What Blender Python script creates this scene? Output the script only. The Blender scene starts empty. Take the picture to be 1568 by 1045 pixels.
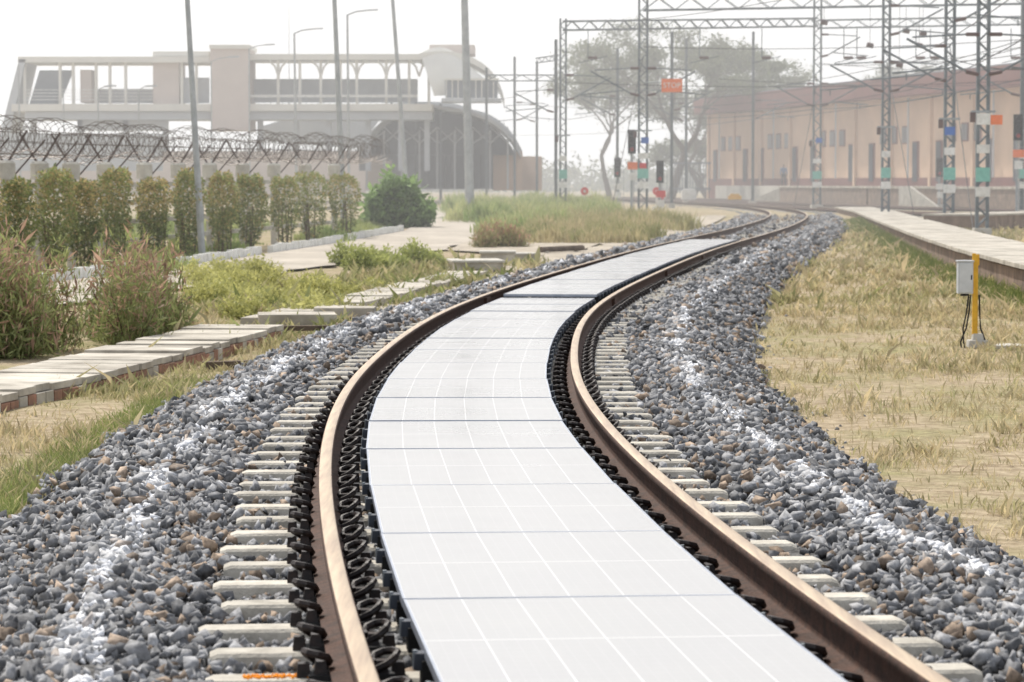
import bpy, bmesh, math, random
import numpy as np
from mathutils import Vector, Matrix
rng=np.random.default_rng(11); random.seed(5)
scene=bpy.context.scene
FPX=4450.0; CAMZ=1.53
def bx(px,Y): return (px-784)/FPX*Y        # bearing -> world x at distance Y
def bz(py,Y): return CAMZ+(280-py)/FPX*Y   # elevation -> world z at distance Y
def gz(Y): return float(np.interp(Y,[70,140],[-.55,-.2]))

# ------------------------------------------------------------ materials
def new_mat(name):
    m=bpy.data.materials.new(name); m.use_nodes=True
    nt=m.node_tree; b=nt.nodes['Principled BSDF']; return m,nt,b
def mat(name,c1,c2=None,scale=3.0,rough=.8,bump=0.0,bscale=None,metal=0.0,detail=6,spec=.3,contrast=(.35,.65),stretch=None,grime=0.0,gscale=1.3):
    m,nt,b=new_mat(name); N=nt.nodes; L=nt.links
    b.inputs['Roughness'].default_value=rough; b.inputs['Metallic'].default_value=metal
    b.inputs['Specular IOR Level'].default_value=spec
    if c2 is None: c2=tuple(x*.75 for x in c1)
    tc=N.new('ShaderNodeTexCoord'); mp=N.new('ShaderNodeMapping'); L.new(tc.outputs['Object'],mp.inputs[0])
    if stretch: mp.inputs['Scale'].default_value=stretch
    n=N.new('ShaderNodeTexNoise'); n.inputs['Scale'].default_value=scale; n.inputs['Detail'].default_value=detail; n.inputs['Roughness'].default_value=.65
    L.new(mp.outputs[0],n.inputs['Vector'])
    r=N.new('ShaderNodeValToRGB'); r.color_ramp.elements[0].position=contrast[0]; r.color_ramp.elements[1].position=contrast[1]
    r.color_ramp.elements[0].color=(*c2,1); r.color_ramp.elements[1].color=(*c1,1)
    L.new(n.outputs[0],r.inputs[0]); src=r.outputs[0]
    if grime>0:
        n3=N.new('ShaderNodeTexNoise'); n3.inputs['Scale'].default_value=gscale; n3.inputs['Detail'].default_value=5; L.new(tc.outputs['Object'],n3.inputs['Vector'])
        mr=N.new('ShaderNodeMapRange'); mr.inputs[1].default_value=.35; mr.inputs[2].default_value=.65; mr.inputs[3].default_value=1-grime; mr.inputs[4].default_value=1; L.new(n3.outputs[0],mr.inputs[0])
        vm=N.new('ShaderNodeVectorMath'); vm.operation='SCALE'; L.new(src,vm.inputs[0]); L.new(mr.outputs[0],vm.inputs['Scale']); src=vm.outputs[0]
    L.new(src,b.inputs['Base Color'])
    if bump>0:
        n2=N.new('ShaderNodeTexNoise'); n2.inputs['Scale'].default_value=bscale or scale*6; n2.inputs['Detail'].default_value=8
        L.new(mp.outputs[0],n2.inputs['Vector'])
        bp=N.new('ShaderNodeBump'); bp.inputs['Strength'].default_value=bump; bp.inputs['Distance'].default_value=.02
        L.new(n2.outputs[0],bp.inputs['Height']); L.new(bp.outputs[0],b.inputs['Normal'])
    return m
def mat_attr(name,rough=.85,transl=0.0,noise_amt=.3,nscale=60,bump=0):
    m,nt,b=new_mat(name); N=nt.nodes; L=nt.links
    a=N.new('ShaderNodeAttribute'); a.attribute_name='Col'
    n=N.new('ShaderNodeTexNoise'); n.inputs['Scale'].default_value=nscale; n.inputs['Detail'].default_value=4
    tc=N.new('ShaderNodeTexCoord'); L.new(tc.outputs['Object'],n.inputs['Vector'])
    mr=N.new('ShaderNodeMapRange'); mr.inputs[1].default_value=.3; mr.inputs[2].default_value=.7; mr.inputs[3].default_value=1-noise_amt; mr.inputs[4].default_value=1+noise_amt
    L.new(n.outputs[0],mr.inputs[0])
    mx=N.new('ShaderNodeVectorMath'); mx.operation='SCALE'; L.new(a.outputs['Color'],mx.inputs[0]); L.new(mr.outputs[0],mx.inputs['Scale'])
    L.new(mx.outputs[0],b.inputs['Base Color']); b.inputs['Roughness'].default_value=rough; b.inputs['Specular IOR Level'].default_value=.25
    if bump:
        bp=N.new('ShaderNodeBump'); bp.inputs['Strength'].default_value=bump; bp.inputs['Distance'].default_value=.01
        L.new(n.outputs[0],bp.inputs['Height']); L.new(bp.outputs[0],b.inputs['Normal'])
    if transl>0:
        t=N.new('ShaderNodeBsdfTranslucent'); L.new(mx.outputs[0],t.inputs[0])
        ms=N.new('ShaderNodeMixShader'); ms.inputs[0].default_value=transl
        L.new(b.outputs[0],ms.inputs[1]); L.new(t.outputs[0],ms.inputs[2]); L.new(ms.outputs[0],N['Material Output'].inputs[0])
    return m
M={}
M['stone']=mat_attr('ballast_stone',.8,0,.35,45,.5)
M['leaf']=mat_attr('leaf',.55,.4,.2,8)
M['grass']=mat_attr('grass_blade',.7,.35,.2,3)
M['rail_side']=mat('rail_rust',(.095,.047,.031),(.038,.022,.016),14,.8,.3,60)
M['sleeper']=mat('sleeper_concrete',(.62,.585,.51),(.42,.39,.335),9,.9,.35,70,grime=.3,gscale=1.7)
M['clip']=mat('clip_iron',(.035,.022,.018),(.012,.01,.01),30,.5,.2)
M['concrete']=mat('concrete',(.58,.56,.50),(.40,.38,.34),2.2,.9,.3,30)
M['slab']=mat('slab_concrete',(.60,.56,.485),(.37,.335,.28),1.6,.9,.4,25,grime=.25,gscale=.8)
M['brick']=mat('brick_edge',(.38,.20,.14),(.22,.14,.095),6,.9,.4,40)
M['white']=mat('white_paint',(.80,.80,.78),(.58,.58,.55),4,.7,.2)
M['cream']=mat('cream_cladding',(.76,.745,.68),(.68,.665,.61),.5,.7)
M['palegrey']=mat('pale_grey_cladding',(.50,.525,.55),(.42,.445,.47),.4,.7)
M['midgrey']=mat('mid_grey',(.22,.245,.28),(.155,.175,.205),.5,.8)
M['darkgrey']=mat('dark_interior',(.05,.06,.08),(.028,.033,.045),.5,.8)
M['pinkbeige']=mat('pink_beige_wall',(.62,.54,.49),(.56,.485,.44),.4,.85)
M['peach']=mat('peach_wall',(.72,.51,.36),(.62,.44,.31),.35,.9,.1,8,grime=.18,gscale=.15)
M['maroon']=mat('maroon_fascia',(.21,.075,.06),(.155,.055,.045),.5,.8)
M['galv']=mat('galvanised_steel',(.36,.39,.41),(.25,.28,.30),5,.5,0,metal=.3)
M['bluegrey']=mat('mast_steel',(.18,.21,.23),(.10,.12,.135),3,.6,0,metal=.2)
M['lamp_pole']=mat('painted_pole',(.42,.44,.45),(.30,.32,.33),3,.45,0,metal=.3)
M['black']=mat('black_rubber',(.02,.02,.022),(.01,.01,.01),10,.6)
M['yellow']=mat('yellow_paint',(.75,.43,.04),(.58,.32,.03),8,.5)
M['boxgrey']=mat('relay_box_paint',(.56,.58,.59),(.46,.48,.49),6,.5)
M['teal']=mat('teal_band',(.22,.52,.45),(.16,.42,.36),6,.6)
M['orange']=mat('orange_paint',(.85,.22,.08),(.72,.18,.06),6,.6)
M['red']=mat('red_paint',(.65,.04,.03),(.5,.03,.03),6,.5)
M['blue']=mat('blue_plate',(.05,.16,.5),(.04,.12,.4),6,.5)
M['bark']=mat('bark',(.16,.12,.09),(.08,.06,.045),5,.95,.5,20)
M['wire']=mat('wire',(.07,.07,.075),(.04,.04,.045),5,.5)
M['razor']=mat('razor_wire',(.24,.21,.19),(.13,.11,.10),5,.5,0,metal=.4)
M['armsteel']=mat('rusty_angle_iron',(.12,.09,.08),(.07,.05,.045),5,.8)
M['insul']=mat('insulator_brown',(.10,.05,.04),(.07,.035,.03),5,.3)
M['ballast_bed']=mat('ballast_bed',(.17,.165,.16),(.045,.044,.043),22,.95,1.0,40,contrast=(.4,.6))
M['road']=mat('road_dusty',(.54,.485,.41),(.40,.355,.295),.35,.95,.3,12,grime=.2,gscale=2)
M['dirt']=mat('dirt_path',(.54,.475,.385),(.37,.32,.25),.9,.95,.4,10,grime=.3,gscale=3)
M['bracket']=mat('panel_bracket',(.05,.06,.08),(.03,.035,.045),12,.5)
M['glassdark']=mat('window_glass',(.10,.09,.09),(.06,.06,.065),1,.3)
M['marigold']=mat('marigold_petal',(.9,.35,.02),(.8,.25,.01),30,.8)
M['brickwall']=mat('plastered_brick',(.34,.25,.19),(.20,.15,.12),2.5,.95,.4,20,grime=.3)
M['rail_top']=mat('rail_head',(.56,.43,.28),(.34,.235,.15),9,.33,.05,80,metal=.4,spec=.5,stretch=(3,.15,1))
def ground_mat():
    m,nt,b=new_mat('dry_ground'); N=nt.nodes; L=nt.links
    tc=N.new('ShaderNodeTexCoord')
    def noise(s,d=6):
        n=N.new('ShaderNodeTexNoise'); n.inputs['Scale'].default_value=s; n.inputs['Detail'].default_value=d; n.inputs['Roughness'].default_value=.65
        L.new(tc.outputs['Object'],n.inputs['Vector']); return n
    def ramp(src,a,bb,c1,c2):
        r=N.new('ShaderNodeValToRGB'); r.color_ramp.elements[0].position=a; r.color_ramp.elements[1].position=bb
        r.color_ramp.elements[0].color=(*c1,1); r.color_ramp.elements[1].color=(*c2,1); L.new(src.outputs[0],r.inputs[0]); return r
    a=ramp(noise(7,10),.35,.65,(.26,.20,.13),(.52,.43,.30))
    g=ramp(noise(9,10),.35,.65,(.19,.175,.085),(.41,.37,.20))
    f=ramp(noise(.55,8),.45,.65,(0,0,0),(1,1,1))
    mx=N.new('ShaderNodeMix'); mx.data_type='RGBA'; L.new(f.outputs[0],mx.inputs[0]); L.new(a.outputs[0],mx.inputs[6]); L.new(g.outputs[0],mx.inputs[7])
    L.new(mx.outputs[2],b.inputs['Base Color']); b.inputs['Roughness'].default_value=1; b.inputs['Specular IOR Level'].default_value=.1
    bp=N.new('ShaderNodeBump'); bp.inputs['Strength'].default_value=.9; bp.inputs['Distance'].default_value=.05
    L.new(noise(18,8).outputs[0],bp.inputs['Height']); L.new(bp.outputs[0],b.inputs['Normal']); return m
M['ground']=ground_mat()
def panel_mat():
    m,nt,b=new_mat('solar_glass'); N=nt.nodes; L=nt.links
    uv=N.new('ShaderNodeUVMap'); uv.uv_map='UVMap'; sx=N.new('ShaderNodeSeparateXYZ'); L.new(uv.outputs[0],sx.inputs[0])
    def math_(op,a,bb=None,clamp=False):
        n=N.new('ShaderNodeMath'); n.operation=op; n.use_clamp=clamp
        for i,v in enumerate((a,bb)):
            if v is None: continue
            if isinstance(v,(int,float)): n.inputs[i].default_value=v
            else: L.new(v,n.inputs[i])
        return n.outputs[0]
    def line(src,mul,w):
        t=math_('MULTIPLY',src,mul); f=math_('FRACT',math_('ADD',t,.5)); d=math_('ABSOLUTE',math_('SUBTRACT',f,.5)); return math_('LESS_THAN',d,w)
    lu=line(sx.outputs[0],6,.013); lv=line(sx.outputs[1],2,.0065); lf=line(sx.outputs[0],24,.03); lc=line(sx.outputs[1],22,.03)
    tot=math_('MAXIMUM',math_('MAXIMUM',math_('MULTIPLY',lu,.9),math_('MULTIPLY',lv,.8)),math_('MAXIMUM',math_('MULTIPLY',lf,.10),math_('MULTIPLY',lc,.08)))
    n=N.new('ShaderNodeTexNoise'); n.inputs['Scale'].default_value=.9; n.inputs['Detail'].default_value=2; n.inputs['Roughness'].default_value=.5
    tc=N.new('ShaderNodeTexCoord'); L.new(tc.outputs['Object'],n.inputs['Vector'])
    r=N.new('ShaderNodeValToRGB'); r.color_ramp.elements[0].position=.3; r.color_ramp.elements[1].position=.7
    r.color_ramp.elements[0].color=(.345,.343,.345,1); r.color_ramp.elements[1].color=(.375,.373,.37,1); L.new(n.outputs[0],r.inputs[0])  # pale grey base colour stands in for white sky reflected off dark cells
    mx=N.new('ShaderNodeMix'); mx.data_type='RGBA'; L.new(tot,mx.inputs[0]); L.new(r.outputs[0],mx.inputs[6]); mx.inputs[7].default_value=(.62,.62,.62,1)
    L.new(mx.outputs[2],b.inputs['Base Color']); b.inputs['Specular IOR Level'].default_value=.55
    mr=N.new('ShaderNodeMapRange'); mr.inputs[1].default_value=.3; mr.inputs[2].default_value=.7; mr.inputs[3].default_value=.16; mr.inputs[4].default_value=.26; L.new(n.outputs[0],mr.inputs[0]); L.new(mr.outputs[0],b.inputs['Roughness'])
    return m
M['panel']=panel_mat()
M['alu']=mat('panel_frame',(.38,.41,.47),(.30,.33,.39),6,.35,0,metal=.4)

# ------------------------------------------------------------ mesh tools
def link(ob,parent=None):
    scene.collection.objects.link(ob)
    if parent: ob.parent=parent
    return ob
def empty(name):
    e=bpy.data.objects.new(name,None); return link(e)
def np_mesh(name,V,Fc,mat_,cols=None,parent=None,smooth=False,k=None):
    me=bpy.data.meshes.new(name); k=Fc.shape[1]; n=len(Fc)
    me.vertices.add(len(V)); me.vertices.foreach_set('co',V.astype(np.float32).ravel())
    me.loops.add(n*k); me.loops.foreach_set('vertex_index',Fc.astype(np.int32).ravel())
    me.polygons.add(n); me.polygons.foreach_set('loop_start',np.arange(0,n*k,k,dtype=np.int32)); me.polygons.foreach_set('loop_total',np.full(n,k,dtype=np.int32))
    if smooth: me.polygons.foreach_set('use_smooth',np.ones(n,dtype=bool))
    me.update(calc_edges=True)
    if cols is not None:
        a=me.color_attributes.new('Col','FLOAT_COLOR','POINT')
        c=np.ones((len(V),4),dtype=np.float32); c[:,:3]=cols; a.data.foreach_set('color',c.ravel())
    me.materials.append(mat_); ob=bpy.data.objects.new(name,me); return link(ob,parent)
class MB:
    def __init__(s): s.v=[]; s.f=[]; s.m=[]; s.mats=[]
    def mi(s,k):
        if k not in s.mats: s.mats.append(k)
        return s.mats.index(k)
    def add(s,vs,fs,k):
        o=len(s.v); s.v+= [tuple(p) for p in vs]; i=s.mi(k)
        for f in fs: s.f.append(tuple(x+o for x in f)); s.m.append(i)
    def box(s,c,size,k,rz=0.0,taper=1.0):
        x,y,z=[q/2 for q in size]; pts=[]
        for sz in (-1,1):
            t=1 if sz<0 else taper
            for sx,sy in ((-1,-1),(1,-1),(1,1),(-1,1)):
                a,b=sx*x*t,sy*y*t
                pts.append((c[0]+a*math.cos(rz)-b*math.sin(rz),c[1]+a*math.sin(rz)+b*math.cos(rz),c[2]+sz*z))
        s.add(pts,[(0,3,2,1),(4,5,6,7),(0,1,5,4),(1,2,6,5),(2,3,7,6),(3,0,4,7)],k)
    def tube(s,p0,p1,r0,k,r1=None,n=6,caps=True):
        if r1 is None: r1=r0
        p0=Vector(p0); p1=Vector(p1); d=(p1-p0)
        if d.length<1e-6: return
        d.normalize(); u=d.orthogonal().normalized(); w=d.cross(u); vs=[]
        for p,r in ((p0,r0),(p1,r1)):
            for i in range(n):
                a=2*math.pi*i/n; vs.append(p+u*(r*math.cos(a))+w*(r*math.sin(a)))
        fs=[(i,(i+1)%n,n+(i+1)%n,n+i) for i in range(n)]
        if caps: fs+= [tuple(range(n-1,-1,-1)),tuple(range(n,2*n))]
        s.add(vs,fs,k)
    def path(s,pts,r,k,n=5):
        pts=[Vector(p) for p in pts]; vs=[]; L=len(pts)
        for i,p in enumerate(pts):
            d=(pts[min(i+1,L-1)]-pts[max(i-1,0)]).normalized()
            u=d.cross(Vector((0,0,1)));
            if u.length<.05: u=Vector((1,0,0))
            u.normalize(); w=d.cross(u)
            rr=r[i] if isinstance(r,(list,tuple)) else r
            for j in range(n):
                a=2*math.pi*j/n; vs.append(p+u*rr*math.cos(a)+w*rr*math.sin(a))
        fs=[(i*n+j,i*n+(j+1)%n,(i+1)*n+(j+1)%n,(i+1)*n+j) for i in range(L-1) for j in range(n)]
        fs+=[tuple(range(n-1,-1,-1)),tuple(range((L-1)*n,L*n))]
        s.add(vs,fs,k)
    def prism(s,poly,vec,k):
        n=len(poly); a=[Vector(p) for p in poly]; b=[p+Vector(vec) for p in a]
        s.add(a+b,[tuple(range(n)),tuple(range(2*n-1,n-1,-1))]+[(i,n+i,n+(i+1)%n,(i+1)%n) for i in range(n)],k)
    def out(s,name,parent=None,smooth=False,bevel=0):
        me=bpy.data.meshes.new(name); me.from_pydata(s.v,[],s.f); me.update()
        for k in s.mats: me.materials.append(M[k])
        me.polygons.foreach_set('material_index',s.m)
        if smooth: me.polygons.foreach_set('use_smooth',[True]*len(s.f))
        bm=bmesh.new(); bm.from_mesh(me); bmesh.ops.recalc_face_normals(bm,faces=bm.faces); bm.to_mesh(me); bm.free()
        ob=bpy.data.objects.new(name,me); link(ob,parent)
        if bevel:
            md=ob.modifiers.new('b','BEVEL'); md.width=bevel; md.segments=2; md.limit_method='ANGLE'
        return ob

# ------------------------------------------------------------ track centre line
P=np.array([(-3,1.95),(2,1.28),(6,.77),(9.19,.40),(13.5,.01),(16.7,-.2),(19,-.3),(22.7,-.365),(26,-.32),(30.6,-.17),(35.2,.10),(39.5,.47),(50.2,1.66),(60,2.85),(76.4,5.1),(90.8,7.26),(104.7,9.2),(123.8,11.6),(141.8,13.5),(162,15),(184,15.7),(206,15.2),(235,13.3),(272,9.6),(320,3)])
def nat_spline(x,y,xq):
    n=len(x); h=np.diff(x); A=np.eye(n); r=np.zeros(n)
    for i in range(1,n-1):
        A[i,i-1]=h[i-1]; A[i,i]=2*(h[i-1]+h[i]); A[i,i+1]=h[i]
        r[i]=6*((y[i+1]-y[i])/h[i]-(y[i]-y[i-1])/h[i-1])
    m=np.linalg.solve(A,r); i=np.clip(np.searchsorted(x,xq)-1,0,n-2); t=xq-x[i]; hh=h[i]
    return y[i]+t*((y[i+1]-y[i])/hh-hh*(2*m[i]+m[i+1])/6)+t**2*m[i]/2+t**3*(m[i+1]-m[i])/(6*hh)
yq=np.arange(-3,320,.1); xq=nat_spline(P[:,0],P[:,1],yq)
def sm(a,w):
    k=np.ones(w)/w; p=np.pad(a,(w//2,w//2),mode='reflect',reflect_type='odd'); return np.convolve(p,k,'valid')
x1=sm(sm(xq,31),31); x2=sm(sm(xq,121),121); wgt=np.clip((yq-45)/30,0,1); xq=x1*(1-wgt)+x2*wgt
seg=np.hypot(np.diff(xq),np.diff(yq)); SS=np.concatenate([[0],np.cumsum(seg)])
tx=np.gradient(xq,SS); ty=np.gradient(yq,SS)
def tr(s,o=0.0):
    s=np.asarray(s,float); X=np.interp(s,SS,xq); Y=np.interp(s,SS,yq); a=np.interp(s,SS,tx); b=np.interp(s,SS,ty); l=np.hypot(a,b); a/=l; b/=l
    return X+o*b, Y-o*a, a, b
def s_at(Y): return float(np.interp(Y,yq,SS))
def cx(Y): return np.interp(Y,yq,xq)
def sweep(name,prof,o,s0,s1,step,mats_,matidx,zoff=0,parent=None,smooth=False,trf=tr):
    ss=np.arange(s0,s1,step); n=len(ss); k=len(prof); V=np.zeros((n,k,3))
    for j,(po,pz) in enumerate(prof):
        X,Y,_,_=trf(ss,o+po); V[:,j,0]=X; V[:,j,1]=Y; V[:,j,2]=pz+zoff
    idx=np.arange(n*k).reshape(n,k); a=idx[:-1]; b=idx[1:]
    Fc=np.stack([a,np.roll(a,-1,1),np.roll(b,-1,1),b],-1).reshape(-1,4)
    ob=np_mesh(name,V.reshape(-1,3),Fc,M[mats_[0]],parent=parent,smooth=smooth)
    for q in mats_[1:]: ob.data.materials.append(M[q])
    ob.data.polygons.foreach_set('material_index',np.tile(np.array(matidx,dtype=np.int32),n-1)); return ob
RP=[(-.075,-.172),(-.075,-.161),(-.012,-.145),(-.009,-.135),(-.009,-.05),(-.036,-.036),(-.037,-.010),(-.032,-.003),(-.022,0),(.022,0),(.032,-.003),(.037,-.010),(.036,-.036),(.009,-.05),(.009,-.135),(.012,-.145),(.075,-.161),(.075,-.172)]
RI=[0]*6+[0]+[1]*3+[0]*8
S0=s_at(3); S1=s_at(318); G=.874
track=empty('railway_track')
for o,nm in ((-G,'rail_left'),(G,'rail_right')):
    sweep(nm,RP,o,S0,S1,.25,['rail_side','rail_top'],RI,parent=track)
mb=MB()
for Yj in (39.8,52,63):
    for o in (-G,G):
        X,Y,a,b=tr(s_at(Yj),o); mb.box((X,Y,-.09),(.10,.5,.10),'rail_side',math.atan2(-a,b))
mb.out('fishplates',track)
sl=np.arange(s_at(3),s_at(200),.6); mb=MB()
for s in sl:
    X,Y,a,b=tr(s); rz=math.atan2(-a,b)+random.uniform(-.006,.006); z=-.19+random.uniform(-.006,.004)
    hw=.078; L2=1.375+random.uniform(-.02,.02); sh=random.uniform(-.03,.03)
    c,sn=math.cos(rz),math.sin(rz)
    def T(u,v,w): return (X+(u+sh)*c-v*sn,Y+(u+sh)*sn+v*c,w)
    vs=[]; secs=[(-L2,.9,-.012),(-L2+.03,1,0),(-.55,1,0),(-.3,.85,-.03),(.3,.85,-.03),(.55,1,0),(L2-.03,1,0),(L2,.9,-.012)]
    for u,wd,dz in secs:
        vs+=[T(u,-hw*wd-.055,z-.2),T(u,-hw*wd-.006,z+dz-.012),T(u,-hw*wd+.008,z+dz),T(u,hw*wd-.008,z+dz),T(u,hw*wd+.006,z+dz-.012),T(u,hw*wd+.055,z-.2)]
    k=6; fs=[(i*k+j,i*k+j+1,(i+1)*k+j+1,(i+1)*k+j) for i in range(len(secs)-1) for j in range(k-1)]
    fs+=[tuple(range(k-1,-1,-1)),tuple(range((len(secs)-1)*k,len(secs)*k))]
    mb.add(vs,fs,'sleeper')
mb.out('sleepers',track)
mb=MB()
cp=[(-.05,.03,.0),(-.05,.08,.025),(-.032,.108,.048),(.0,.117,.060),(.032,.102,.060),(.045,.07,.055),(.036,.04,.045),(.01,.03,.028),(-.02,.035,.022)]
for s in sl:
    if s>s_at(75): break
    X,Y,a,b=tr(s); n=(b,-a)
    for o in (-G,G):
        bxo,byo=X+o*n[0],Y+o*n[1]
        mb.box((bxo,byo,-.182),(.30,.17,.02),'black',math.atan2(-a,b))
        for sd in (-1,1):
            jt=random.uniform(-.008,.008); kz=random.uniform(.88,1.1)
            pts=[(bxo+sd*(.045+q[1])*n[0]+(q[0]*sd+jt)*a, byo+sd*(.045+q[1])*n[1]+(q[0]*sd+jt)*b, -.165+q[2]*kz) for q in cp]
            mb.path(pts,.015,'clip',6)
            mb.box((bxo+sd*.105*n[0],byo+sd*.105*n[1],-.155),(.05,.12,.05),'clip',math.atan2(-a,b),.7)
            mb.box((bxo+sd*.165*n[0],byo+sd*.165*n[1],-.165),(.05,.06,.05),'clip',math.atan2(-a,b),.8)
mb.out('rail_clips',track)
def bprof(o): return np.interp(np.abs(o),[0,1.3,1.95,2.85,3.3],[-.235,-.235,-.205,-.53,-.68])
ss=np.concatenate([np.arange(s_at(2),s_at(60),.2),np.arange(s_at(60),S1,1.0)]); oo=np.arange(-3.3,3.31,.15)
SG,OG=np.meshgrid(ss,oo,indexing='ij'); X,Y,_,_=tr(SG.ravel(),OG.ravel())
rise=np.interp(Y,[70,140],[0,.12])
Z=bprof(OG.ravel())+rng.normal(0,.012,SG.size)+rise*(np.abs(OG.ravel())>2)
V=np.stack([X,Y,Z-.012],-1); n,k=SG.shape; idx=np.arange(n*k).reshape(n,k)
Fc=np.stack([idx[:-1,:-1],idx[:-1,1:],idx[1:,1:],idx[1:,:-1]],-1).reshape(-1,4)
np_mesh('ballast_bed',V,Fc,M['ballast_bed'])
def rock():
    bm=bmesh.new(); n=random.randint(7,10)
    for i in range(n):
        v=Vector((random.gauss(0,1),random.gauss(0,1),random.gauss(0,1))).normalized()*random.uniform(.8,1.2)
        v.x*=random.uniform(.9,1.3); v.z*=.75; bm.verts.new(v)
    r=bmesh.ops.convex_hull(bm,input=bm.verts[:]); 
    loose=[v for v in bm.verts if not v.link_faces]; bmesh.ops.delete(bm,geom=loose,context='VERTS')
    bmesh.ops.triangulate(bm,faces=bm.faces[:]); bm.verts.index_update()
    V=np.array([v.co[:] for v in bm.verts]); Fc=np.array([[v.index for v in f.verts] for f in bm.faces]); bm.free(); return V,Fc
ROCKS=[rock() for _ in range(18)]
def rand_rot(n):
    q=rng.normal(size=(n,4)); q/=np.linalg.norm(q,axis=1,keepdims=True); w,x,y,z=q.T
    return np.stack([1-2*(y*y+z*z),2*(x*y-z*w),2*(x*z+y*w),2*(x*y+z*w),1-2*(x*x+z*z),2*(y*z-x*w),2*(x*z-y*w),2*(y*z+x*w),1-2*(x*x+y*y)],-1).reshape(n,3,3)
def scatter_rocks(name,pos,size,cols,m='stone',parent=None):
    n=len(pos); which=rng.integers(0,len(ROCKS),n); Vs=[];Fs=[];Cs=[];off=0
    for i,(rv,rf) in enumerate(ROCKS):
        q=np.where(which==i)[0]; 
        if len(q)==0: continue
        R=rand_rot(len(q)); v=np.einsum('nij,kj->nki',R,rv)*size[q][:,None,None]+pos[q][:,None,:]
        k=len(rv); Vs.append(v.reshape(-1,3)); Fs.append((rf[None]+(np.arange(len(q))*k)[:,None,None]+off).reshape(-1,3)); Cs.append(np.repeat(cols[q],k,0)); off+=len(q)*k
    return np_mesh(name,np.concatenate(Vs),np.concatenate(Fs),M[m],np.concatenate(Cs),parent)
def wave(s): return .035*np.sin(s*1.3)+.025*np.sin(s*3.1+1)
def lump(s,o): return .02*np.sin(s*2.1+o*3)*(np.abs(o)>1.5)
def stones(Ya,Yb,dens,sz,omax=2.95):
    sa,sb=s_at(Ya),s_at(Yb); n=int((sb-sa)*2*omax*dens); s=rng.uniform(sa,sb,n); o=rng.uniform(-omax,omax,n)
    keep=np.abs(o)<2.62+.1*np.sin(s*1.7)+.06*np.sin(s*4.1)+.25*rng.random(n)
    keep&=~((np.abs(o)<.45)&(rng.random(n)<.8))
    ph=np.abs(((s-sl[0]+.3)%.6)-.3); on=(ph<.11)&(np.abs(o)<1.37)
    keep&=~(on&(rng.random(n)<.99))
    keep&=~((np.abs(np.abs(o)-G)<.09))
    s,o,on=s[keep],o[keep],on[keep]; n=len(s); X,Y,_,_=tr(s,o)
    size=sz*np.clip(np.exp(rng.normal(0,.34,n)),.45,1.7); z=bprof(o)+size*rng.uniform(-.3,.85,n); z+=np.interp(Y,[70,140],[0,.12])*(np.abs(o)>2)
    z+=lump(s,o)
    inner=(np.abs(o)<1.42); size[inner]*=.85; z[inner]-=.012
    z[on]=-.178; size[on]*=.6
    t=rng.random(n)**1.3; c=np.array([.085,.087,.093])*(1-t)[:,None]+np.array([.36,.363,.375])*t[:,None]
    br=rng.random(n)<.14; c[br]=np.array([.31,.235,.175])*(.45+.8*rng.random(br.sum()))[:,None]
    wp=np.exp(-((np.abs(o)-1.88)/.15)**2); pt=np.clip(.5+.4*np.sin(s*2.3+1.2*np.sin(s*.9)),.1,1)
    amt=np.clip(wp*pt*.7-rng.random(n)*.5,0,1)[:,None]
    c=c*(1-amt)+np.array([.72,.73,.75])*amt
    f=.08*np.exp(-((np.abs(o)-1.88)/.35)**2)[:,None]; c=c*(1-f)+.5*f
    return np.stack([X,Y,z],-1),size,c
A=[stones(7.5,16,600,.0295),stones(16,32,440,.033),stones(32,60,205,.044),stones(60,150,60,.07)]
for Ya,Yb,pm,sz in ((7.5,16,85,.024),(16,32,62,.027),(32,60,38,.034),(60,110,14,.05)):
    for off in (-1.84,1.95):
        sa,sb=s_at(Ya),s_at(Yb); n=int((sb-sa)*pm); s=rng.uniform(sa,sb,n); g=np.clip(.75+.5*np.sin(s*2.3+1.2*np.sin(s*.9))+.3*np.sin(s*7.3),0,1); k=rng.random(n)<g; s=s[k]; n=len(s)
        o=off+np.sign(off)*wave(s)+rng.normal(0,.038,n); X,Y,_,_=tr(s,o); size=sz*np.clip(np.exp(rng.normal(0,.35,n)),.4,1.6)
        c=np.array([.78,.79,.82])*rng.uniform(.68,1,n)[:,None]
        A.append((np.stack([X,Y,bprof(o)+lump(s,o)+.022+size*rng.uniform(-.2,.4,n)],-1),size,c))
scatter_rocks('ballast_stones',np.concatenate([a[0] for a in A]),np.concatenate([a[1] for a in A]),np.concatenate([a[2] for a in A]))
n=450; s=rng.uniform(s_at(10),s_at(60),n); o=np.where(rng.random(n)<.5,-1,1)*(2.75+rng.exponential(.14,n)); X,Y,_,_=tr(s,o)
t=rng.random(n); scatter_rocks('stray_stones',np.stack([X,Y,np.full(n,-.55)],-1),.022*np.exp(rng.normal(0,.25,n)),(.15+.2*t)[:,None]*np.array([1,1,1.0]))

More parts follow.
